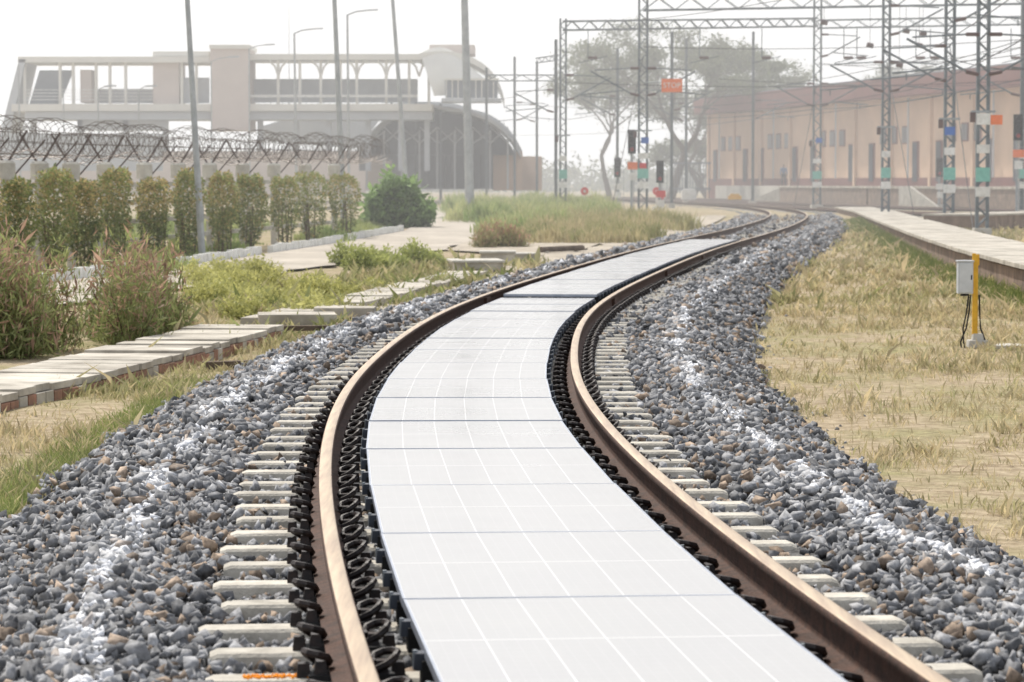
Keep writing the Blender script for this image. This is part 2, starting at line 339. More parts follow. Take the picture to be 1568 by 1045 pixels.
# solar panels
PW=.64; PL=2.045; PT=-.045
solar=empty('solar_panel_array')
mp=MB(); mf=MB(); mk=MB(); uvs=[]
def panel_run(s,send,lift=0):
    while s+PL<send+.01:
        X,Y,a,b=tr(s+PL/2); n=(b,-a); h=PL/2-.007; z=PT+lift+random.uniform(-.002,.003)
        tilt=random.uniform(-.003,.003); sh=random.uniform(-.006,.006)
        def T(u,v,zz): return (X+(u+sh)*n[0]+v*a,Y+(u+sh)*n[1]+v*b,zz+tilt*v)
        w=.010
        mp.add([T(-PW+w,-h+w,z),T(PW-w,-h+w,z),T(PW-w,h-w,z),T(-PW+w,h-w,z)],[(0,1,2,3)],'panel'); uvs.extend([(0,0),(1,0),(1,1),(0,1)])
        for (u0,u1,v0,v1) in ((-PW,-PW+w,-h,h),(PW-w,PW,-h,h),(-PW+w,PW-w,-h,-h+w),(-PW+w,PW-w,h-w,h)):
            p=[T(u0,v0,z-.035),T(u1,v0,z-.035),T(u1,v1,z-.035),T(u0,v1,z-.035),T(u0,v0,z+.001),T(u1,v0,z+.001),T(u1,v1,z+.001),T(u0,v1,z+.001)]
            mf.add(p,[(0,3,2,1),(4,5,6,7),(0,1,5,4),(1,2,6,5),(2,3,7,6),(3,0,4,7)],'alu')
        for v in (-h*.72,-.1,h*.62):
            for sd in (-1,1):
                c=T(sd*(PW+.012),v,z-.05); mk.box((c[0],c[1],z-.05),(.05,.09,.055),'bracket',math.atan2(-a,b),.8)
                c=T(sd*(PW-.05),v,0); mk.box((c[0],c[1],z-.09),(.12,.12,.09),'black',math.atan2(-a,b))
                c=T(sd*(PW+.03),v,0); mk.tube((c[0],c[1],z-.08),(c[0],c[1],z-.015),.009,'galv')
        s+=PL+.006
sa=s_at(11.02)
panel_run(sa-3*(PL+.006),sa+14*(PL+.006)); panel_run(sa+14*(PL+.006)+.30,s_at(79),.04)
po=mp.out('panel_glass',solar); mf.out('panel_frames',solar); mk.out('panel_clamps',solar)
uvl=po.data.uv_layers.new(name='UVMap')
for poly in po.data.polygons:
    for li in poly.loop_indices: uvl.data[li].uv=uvs[po.data.loops[li].vertex_index]
sN=min(sl,key=lambda q:abs(q-s_at(9.95))); n=220; X,Y,a,b=tr(sN+rng.normal(0,.02,n),rng.uniform(-1.25,-.99,n))
scatter_rocks('marigold_petals',np.stack([X,Y,np.full(n,-.186)],-1),rng.uniform(.003,.007,n),np.ones((n,3)),'marigold')

# ------------------------------------------------------------ ground
xs=np.concatenate([[-3000,-800,-300,-150,-100],np.arange(-70,70.1,1.4),[100,150,300,800,3000]])
ys=np.concatenate([[-300,-60,-20],np.arange(0,220,1.4),[260,320,450,700,1200,2500,5000]])
XG,YG=np.meshgrid(xs,ys,indexing='ij'); zg=np.interp(YG,[70,140],[-.55,-.2])+.025*np.sin(XG*1.3+YG*.4)*np.sin(YG*.9)+rng.normal(0,.008,XG.shape)
V=np.stack([XG,YG,zg],-1).reshape(-1,3); n,k=XG.shape; idx=np.arange(n*k).reshape(n,k)
Fc=np.stack([idx[:-1,:-1],idx[1:,:-1],idx[1:,1:],idx[:-1,1:]],-1).reshape(-1,4)
np_mesh('ground',V,Fc,M['ground'],smooth=True)
def ribbon(name,left,right,z,k,thick=0):
    mb=MB(); n=len(left); vs=[]
    for (lx,ly),(rx,ry) in zip(left,right):
        for t in np.linspace(0,1,5): 
            x=lx+(rx-lx)*t; y=ly+(ry-ly)*t; vs.append((x,y,gz(y)+z))
    fs=[(i*5+j,i*5+j+1,(i+1)*5+j+1,(i+1)*5+j) for i in range(n-1) for j in range(4)]
    mb.add(vs,fs,k); return mb.out(name)
def resample(pts,n):
    p=np.array(pts,float); d=np.concatenate([[0],np.cumsum(np.hypot(*np.diff(p,axis=0).T))]); q=np.linspace(0,d[-1],n)
    return list(zip(np.interp(q,d,p[:,0]),np.interp(q,d,p[:,1])))
RL=[(-12,42),(-9.9,56),(-8.1,70),(-5.8,90.7),(-4.1,111),(-4.0,142),(-6,200)]
RR=[(-8.5,42),(-6.4,56),(-4.3,74),(-2.2,84),(-1.2,95),(-1.3,132),(-2.2,200)]
rr_=[(x+.15*math.sin(y*.9)+.1*math.sin(y*2.3),y) for x,y in resample(RR,160)]
ribbon('road',resample(RL,160),rr_,.05,'road')
s=np.arange(s_at(44),s_at(150),1.0); a1=tr(s,-4.5+.3*np.sin(s*.3)+.15*np.sin(s*1.1)); a2=tr(s,-3.1)
ribbon('dirt_path',list(zip(a1[0],a1[1])),list(zip(a2[0],a2[1])),.055,'dirt')
ribbon('dirt_path.001',[(-1.8,84),(-1.6,92),(-1,100)],[(1.4,78),(2.8,92),(3.6,100)],.06,'dirt')
mb=MB(); kp=resample([(-9.9,56),(-8.1,70),(-5.8,90.7),(-4.1,111)],110)
for i in range(109):
    if random.random()<.05: continue
    (x,y),(x2,y2)=kp[i],kp[i+1]; 
    L=math.hypot(x2-x,y2-y); mb.box(((x+x2)/2-.1,(y+y2)/2,gz(y)+.12+random.uniform(-.03,.02)),(.18,L*.78,.28),'white',math.atan2(-(x2-x),(y2-y))+random.uniform(-.08,.08),.88)
mb.out('kerb')

mb=MB(); F_=[(-5.6,17),(-5.1,22),(-4.55,26.3),(-4.05,29.3),(-3.6,33),(-3.3,36),(-3.02,38.6)]
fr=resample(F_,44)
for i in range(43):
    (x,y),(x2,y2)=fr[i],fr[i+1]; a=math.atan2(-(x2-x),(y2-y)); L=math.hypot(x2-x,y2-y); nx,ny=-(y2-y)/L,(x2-x)/L
    cx_,cy_=(x+x2)/2,(y+y2)/2; zt=-.385+random.uniform(-.018,.018)
    mb.box((cx_+nx*.6+random.uniform(-.03,.03),cy_+ny*.6,zt-.02),(1.15,L*.96,.07),'slab',a+random.uniform(-.025,.025))
    for j in range(2):
        c=(j+.5)/2; mb.box((x+(x2-x)*c+nx*.06,y+(y2-y)*c+ny*.06,zt-.13),(.11,L*.46,.14),'brick' if random.random()<.75 else 'slab',a+random.uniform(-.03,.03))
    mb.box((cx_+nx*.7,cy_+ny*.7,zt-.14),(1.0,L,.14),'dirt',a)
mb.out('brick_edged_walkway',bevel=.006)
mb=MB()
wk=resample([(-3.1,41.2),(-2.35,47),(-1.5,55),(-.6,63)],22)
for i in range(21):
    (x,y),(x2,y2)=wk[i],wk[i+1]; a=math.atan2(-(x2-x),(y2-y)); L=math.hypot(x2-x,y2-y)
    mb.box(((x+x2)/2-.35,(y+y2)/2,-.45+random.uniform(-.015,.015)),(.85,L*.96,.12),'slab',a+random.uniform(-.02,.02))
mb.box((-3.05,41.2,-.40),(1.1,.9,.16),'slab',.1); mb.box((-2.5,43.5,-.4),(.9,.7,.14),'slab',.0)
mb.out('slab_walkway',bevel=.008)
def blk(name,X,Y,w,d,h,rz):
    mb=MB(); z=gz(Y); mb.box((X,Y,z+h*.42),(w,d,h*.84),'slab',rz); mb.box((X,Y,z+h*.92),(w*1.08,d*1.08,h*.16),'concrete',rz); mb.out(name,bevel=.012)
blk('concrete_inspection_cover',bx(728,66),66,1.1,1.6,.34,.1)
blk('concrete_inspection_cover',bx(762,73),73,.85,1.2,.36,.0)
blk('concrete_inspection_cover',bx(800,75),75,.65,1.0,.25,.2)
mb=MB(); mb.tube((bx(828,81),81,gz(81)+.16),(bx(892,83),83,gz(83)+.16),.08,'bark',n=8); mb.box((bx(838,81),81.2,gz(81)+.05),(.1,.4,.12),'slab'); mb.box((bx(882,82.7),82.9,gz(81)+.05),(.1,.4,.12),'slab'); mb.out('timber_log')
mb=MB(); mb.box((-2.95,32.2,-.48),(1.0,.14,.08),'bark',.5); mb.box((-3.0,38.9,-.42),(1.1,.12,.07),'bark',.2); mb.out('timber_plank',bevel=.006)

# ------------------------------------------------------------ blades and leaves
def blades(name,base,h,w,lean,cols,m='grass',parent=None):
    n=len(base); az=rng.uniform(0,2*math.pi,n); d=np.stack([np.cos(az),np.sin(az),np.zeros(n)],-1); up=np.array([0,0,1.])
    tip=base+up*h[:,None]+d*(lean*h)[:,None]; mid=base+up*(h*.55)[:,None]+d*(lean*h*.3)[:,None]
    a2=rng.uniform(0,2*math.pi,n); sd=np.stack([np.cos(a2),np.sin(a2),np.zeros(n)],-1)*(w/2)[:,None]
    V=np.stack([base,mid+sd,tip,mid-sd],1).reshape(-1,3); Fc=(np.arange(n)*4)[:,None]+np.arange(4)[None]
    return np_mesh(name,V,Fc,M[m],np.repeat(cols,4,0),parent)
def leafcloud(pos,size,cols,name,parent=None,aspect=.5,updir=0.0,m='leaf'):
    n=len(pos); u=rng.normal(size=(n,3)); u[:,2]+=updir; u/=np.linalg.norm(u,axis=1,keepdims=True)
    r=rng.normal(size=(n,3)); v=np.cross(u,r); v/=np.linalg.norm(v,axis=1,keepdims=True)
    u=u*size[:,None]; v=v*(size*aspect/2)[:,None]
    V=np.stack([pos,pos+u*.5+v,pos+u,pos+u*.5-v],1).reshape(-1,3); Fc=(np.arange(n)*4)[:,None]+np.arange(4)[None]
    return np_mesh(name,V,Fc,M[m],np.repeat(cols,4,0),parent)
def lerp(a,b,t): return np.array(a)[None]*(1-t)[:,None]+np.array(b)[None]*t[:,None]
def vnoise(x,y,f,seed=0):
    return .5+.25*(np.sin(x*f+1.7*np.sin(y*f*.7+seed)+seed)+np.sin(y*f*1.3+1.3*np.sin(x*f*.9-seed)))
def field(name,o0,o1,Ya,Yb,n,hm,green,seed,coverage=.5):
    Y=Ya*(Yb/Ya)**rng.random(n); o=o0+(o1-o0)*rng.random(n)**.9
    nc=n//16; ci=rng.integers(0,nc,n); ch=rng.uniform(.55,1.5,nc); X=cx(Y)+o; ct=rng.uniform(-.25,.25,nc)
    X=X[ci]+rng.normal(0,.045,n); Yc=Y[ci]+rng.normal(0,.06,n); hh=ch[ci]; tt=ct[ci]
    f=vnoise(X,Yc,1.1,seed)*.6+vnoise(X,Yc,3.7,seed+2)*.4; keep=rng.random(n)<np.clip((f-.25)*2.2,.08,1); X=X[keep];Yc=Yc[keep];f=f[keep];hh=hh[keep];tt=tt[keep]; n=len(X)
    h=hm*hh*np.exp(rng.normal(0,.35,n))*(.6+.8*f)*np.interp(Yc,[20,60],[1,1.25]); w=h*.14*np.interp(Yc,[20,70],[1,2.0])
    t=np.clip(rng.random(n)*.6+tt+(vnoise(X,Yc,.5,seed+5)-.5)*1.3*green+green-.42,0,1)
    c=lerp((.60,.50,.31),(.25,.29,.11),t)*(.65+.55*rng.random(n))[:,None]
    blades(name,np.stack([X,Yc,np.interp(Yc,[70,140],[-.55,-.2])-.01],-1),h,w,rng.uniform(.2,1.1,n),c)
field('dry_grass',2.75,9.5,11,48,130000,.055,.24,1)
field('dry_grass',2.75,9.5,45,130,60000,.075,.32,1)
field('dry_grass',-5.0,-2.72,13,40,60000,.055,.42,4)
field('dry_grass',-7,-2.9,38,75,25000,.09,.70,4)
n=9000; Y=14*(30/14)**rng.random(n); X=cx(Y)-2.85-.35*rng.random(n)**1.5; t=rng.random(n)
blades('green_grass',np.stack([X,Y,np.full(n,-.55)],-1),.07*np.exp(rng.normal(0,.3,n)),np.full(n,.008),rng.uniform(.2,.9,n),lerp((.36,.38,.15),(.17,.23,.07),t))
def tall(name,regions,hm,c1,c2,wd=.05):
    P_=[];H=[];C=[]
    for (X0,X1,Y0,Y1,n,hh) in regions:
        nc=max(3,n//90); cxs=rng.uniform(X0,X1,nc); cys=rng.uniform(Y0,Y1,nc); ci=rng.integers(0,nc,n); ht=rng.uniform(.4,1.2,nc)
        r=rng.normal(0,.30,(n,2)); X=cxs[ci]+r[:,0]; Y=cys[ci]+r[:,1]
        P_.append(np.stack([X,Y,np.interp(Y,[70,140],[-.55,-.2])],-1)); H.append(hh*ht[ci]*np.exp(-(r**2).sum(1)*1.5)*rng.uniform(.6,1.1,n))
        tt=np.clip(rng.random(nc)[ci]*.8+.4*rng.random(n)-.1,0,1); C.append(lerp(c1,c2,tt))
    P_=np.concatenate(P_);H=np.concatenate(H);C=np.concatenate(C)
    blades(name,P_,H,np.full(len(H),wd),rng.uniform(.1,.6,len(H)),C)
tall('tall_dry_grass',[(.6,4.6,92,112,11000,.75),(2.5,6.8,108,132,9000,.8)],1,(.56,.47,.28),(.30,.31,.13))
tall('tall_green_grass',[(-2.5,5,125,165,16000,.95),(-4,6.5,160,200,10000,1.2),(-1.0,2.5,104,124,5000,.8)],1,(.52,.52,.26),(.24,.33,.11),.07)
tall('tall_green_grass',[(-16,-9,74,120,6000,.7),(-7,-5.5,93,120,3500,.45),(-9.6,-8,66,92,4000,.35)],1,(.42,.45,.18),(.20,.29,.09),.05)
FP=[(8.4,34),(9.1,52),(9.85,64),(10.75,75),(12.3,93),(14.7,120),(16.9,144),(18.3,165)]
n=16000; t=rng.random(n)**.8; fpA=np.array(resample(FP,200)); q=(t*150).astype(int); bse=fpA[q]; off=rng.exponential(.45,n)+.02
cl=np.sin(bse[:,1]*1.1)+np.sin(bse[:,1]*2.7+1); k=(cl>-.6)|(rng.random(n)<.3); bse=bse[k];off=off[k]; n=len(bse)
blades('wall_foot_weeds',np.stack([bse[:,0]-off,bse[:,1]+rng.normal(0,.15,n),np.interp(bse[:,1],[70,140],[-.55,-.2])],-1),.22*np.exp(-off)*rng.uniform(.5,1.3,n)+.05,np.full(n,.018),rng.uniform(.1,.8,n),lerp((.27,.29,.11),(.10,.15,.045),rng.random(n)))
def bushmass(name,blobs,n,leaf,c1,c2,c3=None,updir=.3,aspect=.4,stems=True,spiky=False):
    e=empty(name); P_=[];C=[];mb=MB(); W=np.array([b[3]*b[5] for b in blobs],float); W/=W.sum()
    for b,w in zip(blobs,W):
        X,Y,z,rx,ry,rz_=b; m=int(n*w); q=rng.normal(size=(m,3)); q/=np.linalg.norm(q,axis=1,keepdims=True); rad=rng.random(m)**.45
        lump=1+.22*np.sin(q[:,0]*5+X*3)*np.sin(q[:,2]*6+Y)+.15*np.sin(q[:,1]*9+q[:,0]*7+X)
        p=q*(rad*lump)[:,None]*np.array([rx,ry,rz_]); p[:,2]=np.abs(p[:,2]) if spiky else p[:,2]
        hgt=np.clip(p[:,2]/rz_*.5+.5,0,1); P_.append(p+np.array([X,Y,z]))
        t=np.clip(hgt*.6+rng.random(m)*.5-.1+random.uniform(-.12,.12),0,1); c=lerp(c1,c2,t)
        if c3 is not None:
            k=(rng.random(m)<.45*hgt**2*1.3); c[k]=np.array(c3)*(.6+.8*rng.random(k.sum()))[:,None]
        C.append(c)
        if stems:
            for _ in range(7):
                a=random.uniform(0,6.28); mb.tube((X+.15*rx*math.cos(a),Y+.15*ry*math.sin(a),z-(0 if spiky else rz_)),(X+.75*rx*math.cos(a),Y+.75*ry*math.sin(a),z+rz_*random.uniform(.1,.6)),.014,'bark',.005,4)
    P_=np.concatenate(P_);C=np.concatenate(C)
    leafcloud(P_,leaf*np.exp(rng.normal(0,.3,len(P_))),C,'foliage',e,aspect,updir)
    if stems: mb.out('stems',e)
    return e
bl=[]
for i in range(26):
    X=random.uniform(-9.6,-4.75); Y=random.uniform(34,37) if X<-5.5 else random.uniform(36.3,39); bl.append((X,Y,-.55,random.uniform(.36,.56),.5,random.uniform(1.1,1.5) if X<-5.5 else random.uniform(.9,1.35)))
bushmass('oleander_bush',bl,56000,.13,(.10,.13,.05),(.38,.41,.17),(.38,.25,.18),1.3,.15,True,True)
bl=[]
for i in range(30):
    Y=random.uniform(42,63); X=random.uniform(-.112*Y,-.047*Y); bl.append((X,Y,-.55,random.uniform(.3,.55),.6,random.uniform(.18,.48)))
bushmass('yellow_green_shrub',bl,30000,.08,(.20,.22,.07),(.58,.56,.22),None,.6,.35,True,True)
bl=[(bx(p,72+random.uniform(-3,3)),72+random.uniform(-3,3),-.55,.42,.5,random.uniform(.3,.6)) for p in (530,555,580,610,635,650,600,565)]
bushmass('yellow_green_shrub',bl,9000,.10,(.18,.22,.07),(.50,.53,.19),None,.6,.4,True,True)
bl=[(bx(p,88),88+random.uniform(-1,1),-.5,.40,.5,random.uniform(.6,.9)) for p in (742,760,780,792)]
bushmass('oleander_bush',bl,6000,.13,(.16,.16,.07),(.42,.40,.18),(.42,.25,.18),1.2,.16,True,True)
bl=[(bx(p,96),96+random.uniform(-1,1),-.5,.5,.5,random.uniform(.4,.7)) for p in (825,850,875)]
bushmass('low_shrub',bl,4000,.12,(.16,.18,.07),(.36,.36,.16),None,.8,.3,True,True)
bl=[(bx(p,118),118,z,rx,.7,rz_) for p,z,rx,rz_ in ((575,.5,.5,.8),(596,1.05,.45,.9),(625,.9,.6,.8),(650,.3,.5,.6),(586,.1,.7,.7),(632,.1,.7,.6),(610,.5,.5,.9))]
bushmass('broadleaf_shrub',bl,5500,.27,(.08,.13,.045),(.34,.50,.17),None,.2,.5)
def fl(t): return (-12.6+(t*7.4),57+t*52)
def t_at_px(px):
    k=(px-784)/FPX; return (k*57+12.6)/(7.4-k*52)
hedge=empty('clipped_hedge'); P_=[];C=[];mb=MB()
hp=[-130,-75,-20,38,84,133,192,248,300,345,398,440,492]
for px in hp:
    t=t_at_px(px+4); X,Y=fl(t); X+=.7; Y-=.3; z0=gz(Y); m=5400 if Y<90 else 3600; h=random.uniform(2.0,2.35); wd=random.uniform(18.5,23.5)/FPX*Y*.97
    p=rng.uniform(-1,1,(m,3)); k=rng.random(m)<.6; ax=rng.integers(0,3,m); sg=np.sign(rng.uniform(-1,1,m)); p[k,ax[k]]=sg[k]*rng.uniform(.80,1.05,k.sum())
    zz=(p[:,2]+1)/2; shr=(1-.6*np.clip(.45-zz,0,1)*1.8)*np.sqrt(np.clip(1.12-np.clip(zz-.68,0,1)**2*6,.25,1)); keep=(rng.random(m)<np.clip(zz*2.4+.05,0,1))
    lump_=1+.12*np.sin(zz*9+X*2)+.09*np.sin(p[:,1]*8+X)+.06*np.sin(p[:,0]*11+zz*6)
    q=np.stack([X+p[:,0]*wd*shr*lump_,Y+p[:,1]*.8*shr*lump_,z0+.15+zz*(h-.15)+.06*np.sin(p[:,0]*5+X)],-1)[keep]; zz=zz[keep]
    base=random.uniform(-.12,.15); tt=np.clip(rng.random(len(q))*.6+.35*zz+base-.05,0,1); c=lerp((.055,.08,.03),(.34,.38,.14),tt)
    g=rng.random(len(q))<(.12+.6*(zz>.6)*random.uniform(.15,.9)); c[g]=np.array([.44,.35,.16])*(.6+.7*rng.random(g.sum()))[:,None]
    P_.append(q);C.append(c)
    for j in range(6):
        xx=X+random.uniform(-.25,.25); yy=Y+random.uniform(-.4,.4); mb.tube((xx,yy,z0-.05),(xx+random.uniform(-.15,.15),yy,z0+1.3),.022,'bark',.012,5)
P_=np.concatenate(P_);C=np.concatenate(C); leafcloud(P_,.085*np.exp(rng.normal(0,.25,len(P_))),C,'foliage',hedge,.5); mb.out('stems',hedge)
fence=empty('concrete_fence'); mb=MB(); mw=MB()
pp=[-155,-102,-48,10,62,110,162,222,274,322,372,420,468,512]; pts_=[fl(t_at_px(p)) for p in pp]
for i,(X,Y) in enumerate(pts_):
    z0=gz(Y)
    mb.box((X,Y,z0+1.15),(.20,.20,2.3),'concrete')
    mb.tube((X,Y,z0+2.15),(X,Y,z0+2.52),.22,'concrete',.22,14); mb.tube((X,Y,z0+2.52),(X,Y,z0+2.58),.22,'concrete',.16,14)
    for sd in (-1,1): mw.tube((X,Y,z0+2.45),(X+sd*.48,Y+.05,z0+3.25),.035,'armsteel',.03,4)
    mw.tube((X+.05,Y+.1,z0+2.1),(X+.85,Y+.3,z0+3.05),.022,'armsteel',.02,4)
    if i<len(pts_)-1:
        X2,Y2=pts_[i+1]; z2=gz(Y2)
        for hh in (.55,1.05,1.55,2.0): mb.box(((X+X2)/2,(Y+Y2)/2,(z0+z2)/2+hh),(.07,math.hypot(X2-X,Y2-Y)-.21,.12),'concrete',math.atan2(-(X2-X),(Y2-Y)))
        for sd in (-1,1):
            for q in (.35,.7,1.0): mw.tube((X+sd*.48*q,Y,z0+2.45+.8*q),(X2+sd*.48*q,Y2,z2+2.45+.8*q),.009,'razor',None,3,False)
mb.out('posts_and_rails',fence)
for R_,zc,ph,NL in ((.42,3.12,0,130),(.34,2.95,1.5,110)):
    pts=[]
    for i in range(NL*14):
        t=-.03+i/(NL*14)*1.06; X,Y=fl(t); a=2*math.pi*i/14+ph; RR_=R_*(1+.14*math.sin(i*.045)+.06*math.sin(i*.21)); pts.append((X+RR_*math.cos(a),Y+.05*math.sin(a*2),gz(Y)+zc+.05*math.sin(t*40)+RR_*math.sin(a)))
    mw.path(pts,.0085,'razor',3)
mw.out('razor_wire',fence)

# ------------------------------------------------------------ low platform on the right
mb=MB(); fr=resample(FP,66)
for i in range(65):
    (x,y),(x2,y2)=fr[i],fr[i+1]; a=math.atan2(-(x2-x),(y2-y)); L=math.hypot(x2-x,y2-y); nx,ny=(y2-y)/L,-(x2-x)/L; cx_,cy_=(x+x2)/2,(y+y2)/2
    g=gz(cy_); top=.03 if cy_<80 else .03+(cy_-80)*.001
    mb.box((cx_+nx*1.05,cy_+ny*1.05,(g+top)/2-.08),(1.9,L*1.0,top-g-.0),'brickwall',a)
    mb.box((cx_+nx*1.03,cy_+ny*1.03,top+random.uniform(-.006,.006)),(2.06,L*.985,.09),'slab',a+random.uniform(-.004,.004))
mb.out('low_platform',bevel=.01)
mb=MB(); fr2=resample([(17,112),(21,120),(27,128),(36,132)],14)
for i in range(13):
    (x,y),(x2,y2)=fr2[i],fr2[i+1]; a=math.atan2(-(x2-x),(y2-y)); L=math.hypot(x2-x,y2-y); mb.box(((x+x2)/2,(y+y2)/2,.0),(2.4,L,.5),'brickwall',a); mb.box(((x+x2)/2,(y+y2)/2,.285),(2.6,L*.98,.07),'slab',a)
mb.out('low_platform')

rb=empty('trackside_junction_box'); Y=36.6; X=5.85; mb=MB()
mb.box((X+.02,Y,-.50),(.26,.26,.10),'concrete',0,.9); mb.box((X+.02,Y,-.42),(.15,.15,.10),'concrete',0,.8); mb.out('plinth',rb,bevel=.01)
mb=MB(); mb.box((X-.015,Y,.12),(.065,.065,1.0),'yellow'); mb.box((X-.03,Y,.60),(.045,.045,.08),'yellow'); mb.box((X+.015,Y,.56),(.04,.03,.14),'yellow',0); mb.out('post',rb,bevel=.005)
mb=MB(); mb.box((X-.15,Y-.03,.335),(.19,.15,.40),'boxgrey'); mb.box((X-.15,Y-.112,.335),(.165,.012,.37),'boxgrey'); mb.box((X-.15,Y-.03,.545),(.21,.18,.02),'boxgrey'); mb.box((X-.08,Y-.122,.34),(.015,.012,.06),'black'); mb.box((X-.15,Y-.03,.12),(.10,.08,.03),'black'); mb.out('cabinet',rb,bevel=.006)
mb=MB()
for dx,ex in ((-.17,-.16),(-.13,-.20),(.05,.12)):
    mb.path([(X+dx*.6,Y-.05,.12),(X+dx*.75,Y-.05,-.1),(X+dx*1.0,Y-.05,-.3),(X+ex,Y-.04,-.48),(X+ex+.02,Y-.02,-.56)],.011,'black',6)
mb.out('cables',rb,smooth=True)
mb=MB(); mb.prism([(X+.2,Y-.1,-.56),(X+.35,Y-.22,-.56),(X+.62,Y-.15,-.56),(X+.75,Y+.1,-.56),(X+.5,Y+.35,-.56),(X+.28,Y+.2,-.56)],(0,0,.05),'concrete'); mb.out('concrete_patch',bevel=.01)

# ------------------------------------------------------------ other tracks in the yard
def yard(name,pts):
    e=empty(name); p=np.array(resample(pts,200)); pd=np.concatenate([[0],np.cumsum(np.hypot(*np.diff(p,axis=0).T))]); a=np.gradient(p[:,0],pd); b=np.gradient(p[:,1],pd)
    def tf(s,o=0.0):
        X=np.interp(s,pd,p[:,0]);Y=np.interp(s,pd,p[:,1]);aa=np.interp(s,pd,a);bb=np.interp(s,pd,b); return X+o*bb,Y-o*aa,aa,bb
    box=[(-.036,-.17),(-.036,0),(.036,0),(.036,-.17)]
    for o in (-G,G): sweep('rail',box,o,0,pd[-1],1.5,['rail_side','rail_top'],[0,1,0,0],0,e,trf=tf)
    sweep('bed',[(-2.8,-.5),(-1.7,-.2),(1.7,-.2),(2.8,-.5)],0,0,pd[-1],1.5,['ballast_bed'],[0]*4,0,e,trf=tf)
    mb=MB()
    for s in np.arange(0,pd[-1],.6):
        X,Y,aa,bb=tf(s); mb.box((X,Y,-.215),(2.7,.22,.08),'sleeper',math.atan2(-aa,bb))
    mb.out('sleepers',e)
yard('yard_track',[(60,118),(40,140),(31,158),(26,180),(23,206),(20,240),(14,275),(4,315)])
yard('yard_track',[(70,128),(46,150),(36,168),(31,190),(27.5,215),(24,250),(18,285),(8,325)])
yard('yard_track',[(50,92),(32,116),(24,136),(19.8,160),(18.5,184),(17.9,206),(16,235),(12.5,272),(6,320)])

# ------------------------------------------------------------ masts
def mast(name,px,Y,ztop,w=.45,kind='lattice',cant=(),bands=True,X=None,plates=()):
    X=bx(px,Y) if X is None else X; e=empty(name); g=gz(Y); mb=MB(); b0=g+.32
    mb.box((X,Y,g+.12),(w*2.0,w*2.0,.42),'concrete',0,.8)
    if kind=='lattice':
        for sx in (-1,1):
            mb.box((X+sx*w/2,Y,(b0+ztop)/2),(.11,.18,ztop-b0),'bluegrey')
        st=w*1.0; z=b0+.05; d=1
        while z+st<ztop:
            for yy in (-.095,.095): mb.tube((X-d*w/2,Y+yy,z),(X+d*w/2,Y+yy,z+st),.032,'bluegrey',None,4,False)
            z+=st; d=-d
    else:
        mb.box((X-.09,Y,(b0+ztop)/2),(.02,.22,ztop-b0),'bluegrey'); mb.box((X+.09,Y,(b0+ztop)/2),(.02,.22,ztop-b0),'bluegrey'); mb.box((X,Y,(b0+ztop)/2),(.16,.015,ztop-b0),'bluegrey')
    if bands:
        mb.box((X,Y-.13,g+2.2),(w+.14,.03,.5),'teal'); mb.box((X,Y-.13,g+1.6),(w+.14,.03,.35),'white'); mb.box((X,Y-.13,g+3.1),(w+.09,.03,.3),'white')
        mb.box((X,Y-.1,g+4.4),(w+.5,.08,.08),'galv'); mb.box((X-w/2-.2,Y-.15,g+4.2),(.18,.15,.35),'insul')
    for (pz,pk,dx,sz) in plates: mb.box((X+dx,Y-.17,pz),(sz,.02,sz*.8),pk); 
    mb.out('column',e)
    mc=MB()
    for (zc,sd) in cant:
        ex=X+sd*2.7; 
        mc.tube((X+sd*w/2,Y-.1,zc),(X+sd*(w/2+.45),Y-.1,zc+.1),.07,'insul',.07,8); mc.tube((X+sd*(w/2+.4),Y-.1,zc+.1),(ex,Y-.1,zc+1.25),.045,'bluegrey')
        mc.tube((X+sd*w/2,Y-.1,zc+1.4),(X+sd*(w/2+.45),Y-.1,zc+1.4),.07,'insul',.07,8); mc.tube((X+sd*(w/2+.4),Y-.1,zc+1.4),(ex-sd*.2,Y-.1,zc+1.3),.032,'bluegrey')
        mc.tube((X+sd*(w/2+.8),Y-.1,zc+.25),(ex+sd*.5,Y-.1,zc+.05),.032,'bluegrey'); mc.tube((ex,Y-.1,zc+.05),(ex,Y-.1,zc-.2),.025,'bluegrey')
    if mc.v: mc.out('cantilever',e)
    return X
def truss(name,p0,p1,h=.6):
    e=empty(name); mb=MB(); a=Vector(p0); b=Vector(p1); n=max(3,int((b-a).length/ .8)); up=Vector((0,0,h)); dy=Vector((0,.35,0))
    for q in (Vector((0,0,0)),up):
        for yy in (-1,1): mb.tube(a+q+dy*yy,b+q+dy*yy,.05,'bluegrey',None,4,False)
    for i in range(n):
        c=a.lerp(b,i/n); d=a.lerp(b,(i+1)/n)
        for yy in (-1,1):
            if i%2==0: mb.tube(c+dy*yy,d+up+dy*yy,.03,'bluegrey',None,4,False)
            else: mb.tube(c+up+dy*yy,d+dy*yy,.03,'bluegrey',None,4,False)
        mb.tube(c+up-dy,c+up+dy,.02,'bluegrey',None,4,False)
    mb.out('lattice',e)
N_='overhead_line_mast'
mast(N_,862,165,bz(30,165),.32,cant=((6.2,1),),plates=((2.1,'teal',0,.4),))
mast(N_,851,185,bz(62,185),.28,'h',cant=((6,-1),),bands=False)
mast(N_,984,150,12.4,.42,cant=((6.0,-1),(6.0,1)),plates=((2.4,'red',0,.35),(3.7,'blue',.1,.4)))
mast(N_,1250,185,14,.45,cant=((6.4,-1),(6.4,1),(9.5,1)),plates=((4.2,'blue',.1,.4),))
mast(N_,1355,140,12.6,.32,'lattice',cant=((5.9,-1),(5.9,1),(8.6,1)))
mast(N_,1452,117,12,.34,'lattice',cant=((5.6,-1),(8,1)),plates=((3.6,'blue',0,.42),))
